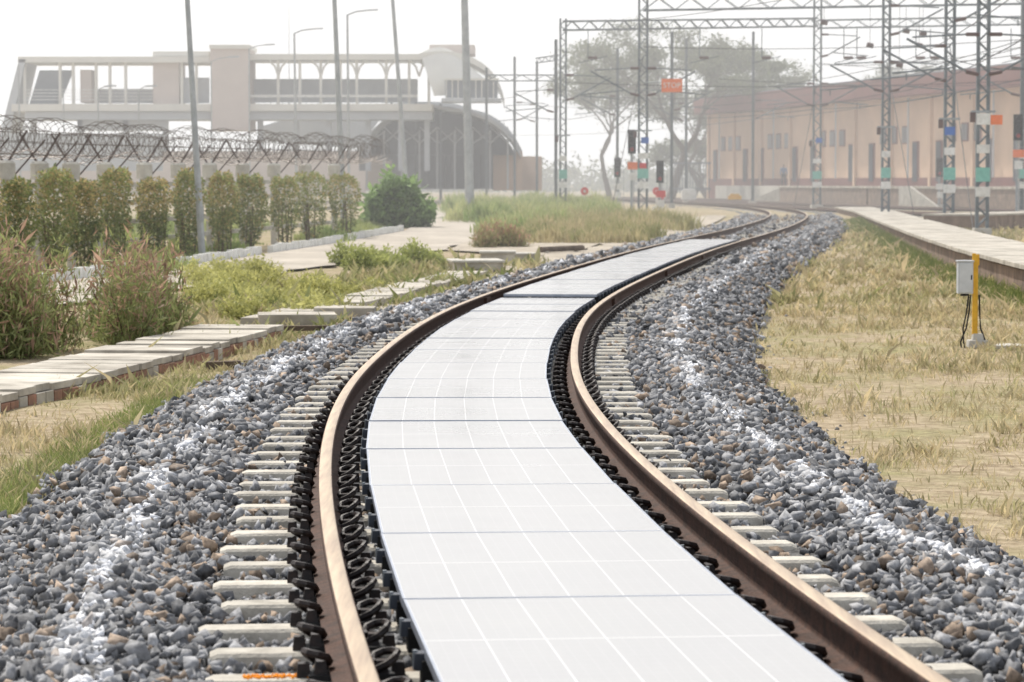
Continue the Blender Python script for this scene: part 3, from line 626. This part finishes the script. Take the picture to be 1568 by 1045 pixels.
mast(N_,1503,102,12,.36,cant=((5.3,1),(5.3,-1)),plates=((3.72,'orange',.45,.42),(3.75,'white',.0,.5)))
mast(N_,1563,150,12.6,.3,'h',cant=((6,-1),))
mast(N_,788,232,bz(88,232),.3,'h',cant=((6.5,1),),bands=False)
mast(N_,822,238,bz(95,238),.3,'h',cant=((6.5,-1),),bands=False)
mast(N_,745,225,bz(105,225),.3,'h',bands=False)
mast(N_,1050,235,bz(60,235),.3,'h',cant=((6.5,-1),),bands=False)
mast(N_,1152,225,bz(50,225),.32,'h',cant=((6.5,1),),bands=False)
mast(N_,1028,200,bz(50,200),.25,'h',bands=False,cant=((6.5,1),))
mast(N_,945,215,bz(75,215),.3,'h',cant=((6.5,-1),),bands=False)
mast(N_,600,250,bz(140,250),.3,'h',bands=False)
mast(N_,637,245,bz(150,245),.3,'h',bands=False)
mast(N_,675,240,bz(160,240),.3,'h',bands=False)
truss('portal_beam',(bx(862,165),165,bz(48,165)),(bx(1250,185),185,bz(42,185)),.5)
truss('portal_beam',(bx(984,150),150,bz(18,150)),(bx(1563,150),150,bz(8,150)),.6)
truss('portal_beam',(bx(1250,185),185,bz(45,185)),(bx(1640,185),185,bz(38,185)),.5)
truss('portal_beam',(bx(745,225),225,bz(125,225)),(bx(852,225),225,bz(125,225)),.45)
truss('portal_beam',(bx(820,238),238,bz(98,238)),(bx(855,232),232,bz(98,238)),.4)
e=empty('stop_sign'); X=bx(1028,148); Z=bz(132,148); mb=MB(); mb.box((X,148,Z),(1.05,.03,.68),'orange'); mb.out('board',e)
mb=MB(); mb.tube((bx(984,150),149.8,Z+.2),(X-.3,148.05,Z+.2),.03,'galv'); mb.tube((bx(984,150),149.8,Z-.2),(X-.3,148.05,Z-.2),.03,'galv'); mb.out('bracket',e)
tcu=bpy.data.curves.new('lettering','FONT'); tcu.body='STOP'; tcu.size=.37; tcu.align_x='CENTER'; tcu.align_y='CENTER'; tcu.extrude=.004; tcu.materials.append(M['white'])
to=bpy.data.objects.new('lettering',tcu); to.location=(X,147.975,Z); to.rotation_euler=(math.pi/2,0,0); link(to,e)
def signal(px,Y,ztop,plate='orange',hx=0):
    e=empty('railway_signal'); X=bx(px,Y); g=gz(Y); mb=MB(); mb.tube((X,Y,g),(X,Y,ztop),.07,'galv',None,8); mb.box((X,Y,g+.1),(.5,.5,.4),'concrete',0,.8)
    for i in range(int((ztop-g)/.35)): mb.tube((X+.12,Y+.1,g+.3+i*.35),(X+.42,Y+.1,g+.3+i*.35),.015,'galv',None,4)
    mb.tube((X+.12,Y+.1,g),(X+.12,Y+.1,ztop-.6),.02,'galv',None,4); mb.tube((X+.42,Y+.1,g),(X+.42,Y+.1,ztop-.6),.02,'galv',None,4); mb.out('post',e)
    mb=MB(); zc=ztop-.5; mb.box((X,Y-.15,zc),(.42,.2,1.25),'black')
    for i,k in enumerate(('red','black','black')):
        z=zc-.4+i*.4; mb.tube((X,Y-.26,z),(X,Y-.27,z),.11,k,None,12); mb.tube((X,Y-.26,z+.03),(X,Y-.5,z+.0),.14,'black',.15,12,False)
    mb.out('signal_head',e,bevel=0); mb=MB(); mb.box((X+.05,Y-.14,zc-1.25),(.55,.02,.38),plate); mb.box((X+.05,Y-.14,zc-1.8),(.4,.02,.4),'white'); mb.out('number_plate',e)
signal(967,152,bz(203,152)); signal(1010,165,bz(250,165),'red'); signal(1556,140,bz(180,140),'orange'); signal(1437,190,bz(245,190),'white'); signal(945,190,bz(245,190),'white')
def point_ind(px,Y):
    e=empty('points_indicator'); X=bx(px,Y); g=gz(Y); mb=MB(); mb.tube((X,Y,g),(X,Y,g+1.3),.05,'white'); mb.box((X,Y,g+.1),(.6,.5,.3),'white',0,.8); mb.out('stand',e)
    mb=MB(); mb.tube((X,Y-.05,g+1.2),(X,Y-.1,g+1.2),.25,'red',None,16); mb.box((X+.3,Y-.05,g+.8),(.3,.05,.2),'red',.3); mb.tube((X,Y-.12,g+1.2),(X,Y-.125,g+1.2),.08,'white',None,12); mb.out('target',e)
point_ind(895,180); point_ind(1005,180)
mb=MB()
def wire(p,q,sag=.4,r=.016,n=8):
    a=Vector(p);b=Vector(q); pts=[a.lerp(b,i/n)+Vector((0,0,-sag*4*(i/n)*(1-i/n))) for i in range(n+1)]; mb.path(pts,r,'wire',3)
for (pa,Ya,pb,Yb,za,zb) in ((1640,95,1250,185,6.7,7.6),(1640,95,1250,185,5.3,6.2),(1700,110,1152,225,7.5,7.7),(1700,110,1152,225,6.1,6.4),(1600,70,1355,140,6.6,7.1),(1600,70,1355,140,5.3,5.8),
   (1355,140,1028,200,7.1,7.7),(1355,140,1028,200,5.8,6.3),(1250,185,945,215,7.6,7.8),(1250,185,945,215,6.2,6.4),(1152,225,822,238,7.7,7.8),(1152,225,788,300,6.4,6.4),(984,150,850,225,7.3,7.9),(984,150,850,225,5.9,6.4),(1503,102,984,150,9.6,9.9),(1563,150,1250,185,8.5,9),(862,165,745,225,7.5,7.9),(1700,130,984,150,8.2,8.5),
   (1640,150,862,165,6.9,7.2),(1640,185,1250,185,8.9,9.1),(1640,185,1100,185,7.9,8.1),(1640,117,1452,117,6.3,6.5),(1640,117,1355,140,7.1,7.4)):
    wire((bx(pa,Ya),Ya,za),(bx(pb,Yb),Yb,zb),.35,.02)
for (pa,Ya,za,pb,Yb,zb) in ((1355,140,7.4,1400,133,-.1),(1452,117,7,1490,110,-.3),(984,150,8,935,158,-.1),(1250,185,8,1215,180,0)): wire((bx(pa,Ya),Ya,za),(bx(pb,Yb),Yb,zb),0,.022,2)
for px in (900,1070,1165,1290,1310,1400,1422,1545):
    Yp=170; Z=bz(48,Yp); mb.tube((bx(px,Yp),Yp,Z+.1),(bx(px,Yp),Yp,Z-1.6),.035,'bluegrey',None,4); mb.tube((bx(px,Yp),Yp,Z-1.6),(bx(px+14,Yp),Yp,Z-1.6),.09,'insul',None,6); mb.tube((bx(px-14,Yp),Yp,Z-1.9),(bx(px+30,Yp),Yp,Z-1.5),.035,'bluegrey',None,4)
for (px,py) in ((1411,52),(1385,48),(1330,70),(1405,70),(1375,100),(1260,35)):
    Yp=150; mb.tube((bx(px-5,Yp),Yp,bz(py,Yp)),(bx(px+5,Yp),Yp,bz(py+2,Yp)),.13,'insul',None,8)
    mb.tube((bx(px,Yp),Yp,bz(py,Yp)),(bx(px,Yp),Yp,bz(12,Yp)),.015,'wire',None,3)
mb.out('overhead_wires')

def pole(px0,px1,Y,ytop,r0,r1,name='street_lamp',arm=0,gY=None):
    e=empty(name); g=gz(Y); X0=bx(px0,Y); Z=bz(ytop,Y); X1=bx(px1,Y); mb=MB()
    mb.tube((X0,Y,g-.05),(X1,Y,Z),r0,'lamp_pole',r1,12); mb.tube((X0,Y,g),(X0,Y,g+.12),r0*1.9,'concrete',r0*1.8,10); 
    mb.box((X0,Y-r0-.03,g+1.2),(r0*1.2,.06,.4),'lamp_pole'); mb.out('pole',e,smooth=False)
    if arm:
        mb=MB(); a=bx(px1+arm,Y); mb.path([(X1,Y,Z-.05),((X1*.6+a*.4),Y,Z+.18),(a,Y,Z+.28)],r1*.8,'lamp_pole',6); s=1 if arm>0 else -1
        mb.prism([(a-.1*s,Y-.14,Z+.32),(a+.65*s,Y-.12,Z+.36),(a+.65*s,Y+.12,Z+.36),(a-.1*s,Y+.14,Z+.32)],(0,0,-.10),'palegrey'); mb.out('lamp_arm',e)
pole(310,286,78,-60,.10,.06,arm=-30); pole(527,511,117,-60,.13,.08,arm=20); pole(626,599,155,-40,.13,.09,arm=-20)
pole(720,710,150,-60,.25,.17,'high_mast_pole')
pole(455,452,205,52,.11,.07,arm=30); pole(535,533,195,24,.11,.07,arm=32); pole(383,383,210,76,.08,.05,arm=26); pole(33,31,200,100,.07,.04,arm=0); pole(325,325,200,95,.06,.04,arm=28)
pole(215,214,180,140,.06,.04,arm=12); pole(153,152,180,140,.06,.04,arm=12); pole(100,99,185,120,.05,.03)
pole(444,444,500,10,.25,.05,'radio_mast')

# ------------------------------------------------------------ station with footbridge
st=empty('station_footbridge'); Y=235.0; ST=1
def B(mb,x0,y0,x1,y1,k,Yf=Y,d=5.0):
    X0,X1=bx(x0,Yf),bx(x1,Yf); Z0,Z1=bz(y1,Yf),bz(y0,Yf); mb.box(((X0+X1)/2,Yf+d/2,(Z0+Z1)/2),(X1-X0,d,Z1-Z0),k)
mb=MB(); B(mb,30,88,323,97,'cream',d=7); B(mb,383,84,662,93,'cream',d=7); B(mb,236,80,322,87.5,'cream',Y+.5,6)
mb.out('roof',st)
mb=MB(); B(mb,324,72,382,200,'pinkbeige',Y-1,6.5); B(mb,322,70,384,76,'cream',Y-1.2,6.9); B(mb,236,97.5,276,160,'pinkbeige',Y+.6,4.5); B(mb,125,108,142,158,'pinkbeige',Y+1,3); B(mb,42,160,110,183,'pinkbeige',Y+1,3)
B(mb,658,70,727,84,'pinkbeige',Y+2,6); B(mb,120,184,250,200,'palegrey',Y+1,4)
mb.out('lift_towers',st)
mb=MB(); B(mb,20,160,662,171,'cream',Y-.3,6.5); B(mb,40,172,662,184,'palegrey',Y,6); B(mb,385,122,640,158,'palegrey',Y+3.9,.3)
B(mb,145,137,236,159,'palegrey',Y+4,.2); B(mb,278,120,322,159,'palegrey',Y+1,.2); B(mb,385,146,640,150,'white',Y-.25,.1)
for yy in (138,143,148,153): B(mb,40,yy,236,yy+1,'white',Y-.2,.06); 
for x in range(388,640,9): B(mb,x,147,x+1,160,'palegrey',Y-.2,.06)
mb.out('deck',st)
mb=MB()
for x in (38,92,112,147,168,192,278,300,425,458,490,520,545,590,625,655):
    B(mb,x,94,x+4,160,'cream',Y+.4,.4); B(mb,x,94,x+4,160,'palegrey',Y+5.2,.4)
for x in (48,120,190,250,395,450,500,560,610,650): B(mb,x,184,x+8,262,'palegrey',Y+1,.8)
mb.out('columns',st)
mb=MB()
mb.prism([(bx(2,Y),Y,bz(205,Y)),(bx(32,Y),Y,bz(92,Y)),(bx(42,Y),Y,bz(92,Y)),(bx(16,Y),Y,bz(205,Y))],(0,6,0),'palegrey')
mb.prism([(bx(44,Y),Y+1,bz(160,Y)),(bx(60,Y),Y+1,bz(108,Y)),(bx(112,Y),Y+1,bz(108,Y)),(bx(90,Y),Y+1,bz(160,Y))],(0,.3,0),'midgrey')
mb.out('stair_enclosure',st)
mb=MB()
for x in (425,490,545,590,640):
    for s in (-1,1): mb.path([(bx(x+2,Y),Y+.3,bz(118,Y)),(bx(x+2+s*5,Y),Y+.3,bz(103,Y)),(bx(x+2+s*14,Y),Y+.3,bz(94,Y))],.09,'cream',5)
mb.out('braces',st)
def arc(name,parent,pts,Yf,d,th,k):
    mb=MB(); P0=[(bx(a,Yf),Yf,bz(b,Yf)) for a,b in pts]; n=len(P0)
    for i in range(n-1): mb.prism([P0[i],P0[i+1],(P0[i+1][0],P0[i+1][1],P0[i+1][2]-th),(P0[i][0],P0[i][1],P0[i][2]-th)],(0,d,0),k)
    return mb.out(name,parent)
def curve(x0,y0,x1,y1,x2,y2,n=14): return [((1-t)**2*x0+2*t*(1-t)*x1+t*t*x2,(1-t)**2*y0+2*t*(1-t)*y1+t*t*y2) for t in [i/(n-1) for i in range(n)]]
arc('curved_roof',st,curve(640,84,700,70,742,100)+curve(742,100,765,118,772,152)[1:],Y-2,14,.5,'cream')
mb=MB(); nU,nV=12,10; g=[]
for i in range(nU):
    u=i/(nU-1)
    for j in range(nV):
        v=j/(nV-1); px=645+(22+u*8)*v*1.0+u*(75+v*20); py=84+v*(66+u*-4)-18*math.sin(u*math.pi)*(1-v)+u*20*(1-v); yy=Y-1.6-2.0*math.sin(v*math.pi/2)
        g.append((bx(px,Y),yy,bz(py,Y)))
mb.add(g,[(i*nV+j,(i+1)*nV+j,(i+1)*nV+j+1,i*nV+j+1) for i in range(nU-1) for j in range(nV-1)],'cream'); mb.out('roof_shell',st,smooth=True)
mb=MB(); B(mb,682,124,762,151,'midgrey',Y-4.2,.3)
for i in range(9): 
    x=683+i*9; B(mb,x,123,x+1.5,152,'cream',Y-4.35,.1)
B(mb,680,121,764,124,'cream',Y-4.4,.5); B(mb,676,151.5,768,157,'palegrey',Y-4.6,4)
mb.out('gable_glazing',st)
sh=empty('platform_canopy'); YC=250
arc('roof',sh,curve(395,196,480,168,600,160)+curve(600,160,690,150,720,168)[1:]+curve(720,168,775,175,800,232)[1:],YC,30,.35,'palegrey')
arc('roof_front',sh,curve(545,232,590,165,650,158)+[(690,166)]+curve(690,166,770,172,798,236)[1:],YC-12,22,.3,'palegrey')
mb=MB(); gp=[(395,215),(395,199)]+curve(395,199,480,171,598,164,8)+[(548,228)]
mb.prism([(bx(a,YC-1),YC-1,bz(b,YC-1)) for a,b in gp],(0,.3,0),'palegrey')
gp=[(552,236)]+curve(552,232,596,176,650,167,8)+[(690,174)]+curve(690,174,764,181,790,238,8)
mb.prism([(bx(a,YC-5),YC-5,bz(b,YC-5)) for a,b in gp],(0,.4,0),'darkgrey')  # dark fill sheet painted as the shade beneath the canopy roof
mb.out('gable_sheeting_and_shade_fill',sh)
mb=MB()
for i in range(9):
    x=560+i*27; B(mb,x,200,x+3,290,'palegrey',YC-9,.3)
for i in range(8):
    x=562+i*27; mb.tube((bx(x,YC-8),YC-8,bz(222,YC)),(bx(x+27,YC-8),YC-8,bz(198 if i%2 else 205,YC)),.09,'palegrey',None,4); mb.tube((bx(x,YC-8),YC-8,bz(198,YC)),(bx(x+27,YC-8),YC-8,bz(222,YC)),.07,'palegrey',None,4)
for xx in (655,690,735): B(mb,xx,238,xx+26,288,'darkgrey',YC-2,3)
B(mb,550,236,800,290,'midgrey',YC+1,.5)
B(mb,755,232,800,292,'peach',YC-4,1); B(mb,560,246,600,292,'pinkbeige',YC-4,1)
mb.out('columns_and_trusses',sh)
mb=MB()
B(mb,-60,205,250,262,'palegrey',215,.3); B(mb,250,232,550,262,'pinkbeige',228,.3); B(mb,780,240,830,292,'peach',262,3); B(mb,-60,262,560,300,'pinkbeige',228,.3)
mb.out('boundary_wall')

# ------------------------------------------------------------ peach station building
bd=empty('station_building'); A0=Vector((bx(1085,290),290,0)); A1=Vector((bx(1568,205),205,0)); d=(A1-A0); Lw=d.length; d.normalize(); nrm=Vector((d.y,-d.x,0)); 
if nrm.y>0: nrm=-nrm
ang=math.atan2(d.y,d.x); LW=Lw+25; zt=8.3; zb=gz(290)-.2
def W(t,z,out=0.0): p=A0+d*t+nrm*out; return (p.x,p.y,z)
def wb(mb,t0,t1,z0,z1,k,out0,out1): c=W((t0+t1)/2,(z0+z1)/2,(out0+out1)/2); mb.box(c,(t1-t0,abs(out1-out0),z1-z0),k,ang)
mb=MB(); wb(mb,0,LW,zb,zt,'peach',-14,0)
for t in np.arange(0,LW,9.5): wb(mb,t,t+.5,zb,zt-.03,'peach',0,.22)
mb.out('walls',bd)
mb=MB(); wb(mb,-1.2,LW+1,zt,zt+1.5,'maroon',-15,1.3); wb(mb,-1.0,LW+.8,zt+1.5,zt+1.62,'midgrey',-14.8,1.1); mb.out('roof',bd)
mb=MB(); wb(mb,0,LW,zb,1.9,'maroon',.003,.10); mb.out('plinth',bd)
mb=MB(); mfm=MB()
t=2.2; i=0
while t<LW-2:
    if i%6 in (0,4,5) : 
        if i%6!=5: wb(mfm,t-.08,t+1.15,1.6,4.75,'maroon',.004,.14); wb(mb,t,t+1.05,1.62,4.65,'darkgrey',.14,.17)
    else: wb(mfm,t-.06,t+1.36,4.6,6.0,'maroon',.004,.09); wb(mb,t,t+.6,4.7,5.9,'glassdark',.09,.12); wb(mb,t+.68,t+1.28,4.7,5.9,'glassdark',.09,.12)
    t+=2.75; i+=1
for t in np.arange(5,LW,19): wb(mb,t,t+.12,1.9,zt-.1,'palegrey',.25,.37)
mb.out('windows_and_doors',bd); mfm.out('frames',bd)
pf=empty('station_platform'); mb=MB(); zp=1.25
poly=[(bx(1195,248),248),(bx(1330,215),215),(bx(1568,180),180),(bx(1800,165),165),(W(LW,0)[0],W(LW,0)[1]),(W(2,0)[0],W(2,0)[1])]
mb.prism([(x,y,-.3) for x,y in poly],(0,0,zp+.3),'concrete'); mb.out('body',pf)
mb=MB(); 
for (x,y),(x2,y2) in zip(poly[:3],poly[1:4]):
    L=math.hypot(x2-x,y2-y); mb.box(((x+x2)/2,(y+y2)/2,zp-.06),(L,.5,.16),'slab',math.atan2(y2-y,x2-x)); mb.box(((x+x2)/2,(y+y2)/2-.12,.5),(L-.5,.3,1.2),'brickwall',math.atan2(y2-y,x2-x))
mb.out('coping',pf)
mb=MB(); mb.prism([(bx(1195,248),248,-.25),(bx(1195,248),248,zp-.1),(bx(1140,252),252,-.25)],(2,12,0),'concrete'); mb.out('ramp',pf)
mb=MB(); mb.prism([(bx(1445,190),190,-.25),(bx(1395,196),196,1.3),(bx(1380,198),198,1.3),(bx(1380,198),198,-.25)],(-.6,-3,0),'concrete'); mb.out('end_ramp',pf)
mb=MB()
for i in range(14): B(mb,1032+i*4,250,1033.2+i*4,296,'midgrey',270,.08)
B(mb,1030,249,1088,251.5,'midgrey',270,.08); B(mb,1030,288,1088,291,'midgrey',270,.08); mb.out('iron_gate')
mb=MB(); B(mb,1044,292,1066,306,'white',232,.9); B(mb,1046,289,1064,292,'white',232.2,.5); mb.out('trackside_cabinet')
mb=MB(); B(mb,1115,300,1135,306,'yellow',205,.5);B(mb,1118,297,1132,300,'yellow',205.1,.3); mb.out('yellow_point_machine')

def person(X,Y,z):
    e=empty('person'); e.location=(X,Y,z); S=1.05; e.scale=(S,S,S)
    def skin(name,verts,edges,rad,k,root=0):
        me=bpy.data.meshes.new(name); me.from_pydata([(a,b,c) for a,b,c in verts],edges,[]); ob=bpy.data.objects.new(name,me); link(ob,e)
        sk=ob.modifiers.new('s','SKIN')
        if not me.skin_vertices:
            bpy.context.view_layer.objects.active=ob; ob.select_set(True); bpy.ops.mesh.customdata_skin_add(); ob.select_set(False)
        for i,r in enumerate(rad):
            v=me.skin_vertices[0].data[i]; v.radius=(r,r) if not isinstance(r,tuple) else r; v.use_root=(i==root)
        sb=ob.modifiers.new('u','SUBSURF'); sb.levels=1; sb.render_levels=1; me.materials.append(M[k]); return ob
    M.setdefault('trouser',mat('trousers',(.03,.03,.045),(.02,.02,.03),8)); M.setdefault('shirt',mat('shirt',(.16,.22,.34),(.12,.17,.28),8)); M.setdefault('skin',mat('skin',(.20,.11,.08),(.16,.09,.06),8)); M.setdefault('hair',mat('hair',(.02,.015,.012),(.01,.01,.01),8))
    skin('trousers',[(0,0,.95),(.1,0,.9),(.12,-.02,.5),(.13,.02,.09),(-.1,0,.9),(-.11,.02,.5),(-.13,.0,.09)],[(0,1),(1,2),(2,3),(0,4),(4,5),(5,6)],[.14,.11,.085,.07,.11,.085,.07],'trouser')
    skin('shoe_r',[(.13,.04,.05),(.14,-.15,.04)],[(0,1)],[.05,.045],'hair'); skin('shoe_l',[(-.13,.04,.05),(-.15,-.15,.04)],[(0,1)],[.05,.045],'hair')
    skin('shirt',[(0,0,.98),(0,0,1.2),(0,0,1.40),(0,0,1.47),(.2,0,1.4),(.27,0,1.14),(.24,-.1,.92),(-.2,0,1.4),(-.27,0,1.14),(-.26,-.04,.88)],[(0,1),(1,2),(2,3),(2,4),(4,5),(5,6),(2,7),(7,8),(8,9)],[(.17,.12),(.18,.13),(.17,.12),.06,.075,.055,.04,.075,.055,.04],'shirt')
    skin('head',[(0,0,1.46),(0,-.01,1.54),(0,-.015,1.63),(0,-.01,1.70)],[(0,1),(1,2),(2,3)],[.05,.065,.095,.07],'skin')
    skin('hair',[(0,.02,1.63),(0,.015,1.71)],[(0,1)],[.098,.085],'hair')
    for p in ((.24,-.12,.88),(-.26,-.05,.83)):
        a,b,c=p; skin('hand',[p,(a,b-.01,c-.05),(a-.03,b-.01,c-.10),(a-.01,b-.015,c-.12),(a+.01,b-.015,c-.12),(a+.03,b-.01,c-.10),(a-.04,b-.03,c-.05)],[(0,1),(1,2),(1,3),(1,4),(1,5),(0,6)],[.03,.03,.011,.011,.011,.01,.012],'skin')
person(bx(1200,247.2),247.6,zp)

# ------------------------------------------------------------ trees
def tree(name,X,Y,H,Wd,leafn,leaf,c1,c2,seed,trunk_r=.45,lean=0.0,levels=5,leaflv=3):
    random.seed(seed); e=empty(name); mb=MB(); tips=[]; segs=[]
    def grow(p,dirn,L,r,lv):
        q=p+dirn*L*.5+Vector((random.uniform(-.07,.07),random.uniform(-.07,.07),.02))*L; end=q+ (dirn+Vector((random.uniform(-.25,.25),random.uniform(-.25,.25),.03))).normalized()*L*.5
        segs.append(([p,q,end],[r,r*.8,r*.6],lv))
        if lv<=leaflv: tips.append((end,L,lv))
        if lv<=1: tips.append((q,L,lv))
        if lv==0: return
        for i in range(random.choice((2,3)) if lv>1 else 3):
            a=random.uniform(0,6.28); sp=random.uniform(.45,.95); nd=(dirn+Vector((math.cos(a)*sp,math.sin(a)*sp,random.uniform(-.35,.3)))).normalized()
            grow(end if i<2 else q.lerp(end,.6),nd,L*random.uniform(.66,.9),r*.58,lv-1)
    grow(Vector((0,0,0)),Vector((lean,0,1)).normalized(),H*.17,trunk_r,levels)
    T=np.array([t[0][:] for t in tips]); zmax=np.percentile(T[:,2],97); x0,x1_=np.percentile(T[:,0],4),np.percentile(T[:,0],96); yw=np.percentile(T[:,1],96)-np.percentile(T[:,1],4)
    sx=Wd*.88/(x1_-x0); sy=Wd*.88/yw; sz=H*.95/zmax; sc=lambda v: Vector(((v.x-(x0+x1_)/2*min(1,v.z/zmax*1.5))*sx+X,v.y*sy+Y,v.z*sz+gz(Y)-.2))
    for pts,rr,lv in segs: mb.path([sc(p) for p in pts],rr,'bark',7 if lv>2 else 4)
    mb.out('trunk_and_limbs',e)
    m=leafn//len(tips); P_=[];C=[]
    for p,L,lv in tips:
        if random.random()<.18: continue
        k=int(m*random.uniform(.4,1.6)); rs=L*.42*(sx+sz)/2; q=rng.normal(0,1,(k,3))*rs*np.array([.75,.75,.5])+np.array(sc(p)); P_.append(q); t=np.clip(rng.random(k)*.6+random.random()*.4,0,1); C.append(lerp(c1,c2,t))
    P_=np.concatenate(P_);C=np.concatenate(C); leafcloud(P_,leaf*np.exp(rng.normal(0,.3,len(P_))),C,'foliage',e,.55); return e
tree('large_tree',bx(1025,285),285,17.0,20,40000,.24,(.08,.095,.06),(.24,.26,.14),3,.5,.1,6,4)
tree('large_tree',bx(1150,300),300,16,13,22000,.24,(.08,.095,.06),(.24,.26,.14),8,.35,-.1)
tree('large_tree',bx(935,310),310,15.5,12,20000,.24,(.08,.095,.06),(.24,.26,.14),12,.35)
tree('large_tree',bx(1085,320),320,12.5,12,16000,.26,(.08,.095,.06),(.24,.26,.14),31,.35)
tree('large_tree',bx(1385,420),420,19,12,14000,.4,(.08,.095,.06),(.24,.26,.14),15,.5,0,4)
tree('large_tree',bx(1060,330),330,8,9,9000,.3,(.08,.095,.06),(.24,.26,.14),19,.3,0,4)
tree('large_tree',bx(715,420),420,9,9,9000,.4,(.08,.095,.06),(.24,.26,.14),23,.3,0,4)
P_=[];C=[]
for i in range(90):
    Yd=random.uniform(520,640); Xd=bx(random.uniform(-60,1700),Yd); r=random.uniform(3,6); k=260; q=rng.normal(0,1,(k,3))*np.array([r,r,r*.4])+np.array([Xd,Yd,random.uniform(.5,3.0)]); P_.append(q); C.append(lerp((.07,.09,.05),(.2,.22,.11),rng.random(k)))
leafcloud(np.concatenate(P_),np.full(90*260,1.1),np.concatenate(C),'distant_tree_belt',None,.6)

# ------------------------------------------------------------ haze, sky, sun, camera
bpy.ops.mesh.primitive_cube_add(size=1); hz=bpy.context.object; hz.name='haze'; hz.scale=(900,440,60); hz.location=(0,275,25)
hm=bpy.data.materials.new('haze'); hm.use_nodes=True; nt=hm.node_tree; nt.nodes.clear(); o=nt.nodes.new('ShaderNodeOutputMaterial'); vs=nt.nodes.new('ShaderNodeVolumeScatter')
vs.inputs['Color'].default_value=(.99,.993,1,1); vs.inputs['Density'].default_value=.0025; vs.inputs['Anisotropy'].default_value=.4; nt.links.new(vs.outputs[0],o.inputs['Volume']); hz.data.materials.append(hm)
w=bpy.data.worlds.new('World'); scene.world=w; w.use_nodes=True; nt=w.node_tree; N=nt.nodes; L=nt.links; bg=N['Background']; sky=N.new('ShaderNodeTexSky'); sky.sky_type='NISHITA'; sky.sun_disc=False
EL,AZ=52,-28
sky.sun_elevation=math.radians(EL); sky.sun_rotation=math.radians(AZ); sky.air_density=1.0; sky.dust_density=4.0; sky.ozone_density=1.5
tc=N.new('ShaderNodeTexCoord'); sp=N.new('ShaderNodeSeparateXYZ'); L.new(tc.outputs['Generated'],sp.inputs[0])
mr=N.new('ShaderNodeMapRange'); mr.inputs[1].default_value=0; mr.inputs[2].default_value=.6; mr.inputs[3].default_value=.97; mr.inputs[4].default_value=.55; L.new(sp.outputs[2],mr.inputs[0])
vr=N.new('ShaderNodeValToRGB'); vr.color_ramp.elements[0].position=.0; vr.color_ramp.elements[0].color=(.985,.992,1,1); vr.color_ramp.elements[1].position=.35; vr.color_ramp.elements[1].color=(.60,.62,.65,1); L.new(sp.outputs[2],vr.inputs[0])
vm=N.new('ShaderNodeVectorMath'); vm.operation='SCALE'; vm.inputs['Scale'].default_value=12.5; L.new(vr.outputs[0],vm.inputs[0])
mx=N.new('ShaderNodeMix'); mx.data_type='RGBA'; L.new(mr.outputs[0],mx.inputs[0]); L.new(sky.outputs[0],mx.inputs[6]); L.new(vm.outputs[0],mx.inputs[7])
L.new(mx.outputs[2],bg.inputs[0]); bg.inputs[1].default_value=.13
sl_=bpy.data.lights.new('sun','SUN'); sl_.energy=4.9; sl_.angle=math.radians(1.5); sl_.color=(1,.95,.87); so=bpy.data.objects.new('sun',sl_); link(so)
dv=Vector((math.sin(math.radians(AZ))*math.cos(math.radians(EL)),math.cos(math.radians(AZ))*math.cos(math.radians(EL)),math.sin(math.radians(EL)))); so.rotation_euler=dv.to_track_quat('Z','Y').to_euler()
cam=bpy.data.cameras.new('camera'); cam.sensor_width=36; cam.lens=36*FPX/1568; cam.clip_end=8000; cam.clip_start=.3
cam.dof.use_dof=True; cam.dof.focus_distance=20; cam.dof.aperture_fstop=6.3
co=bpy.data.objects.new('camera',cam); link(co); co.location=(0,0,CAMZ); co.rotation_euler=(math.radians(90-3.12),0,0); scene.camera=co
scene.view_settings.view_transform='Standard'; scene.view_settings.look='None'; scene.view_settings.exposure=0
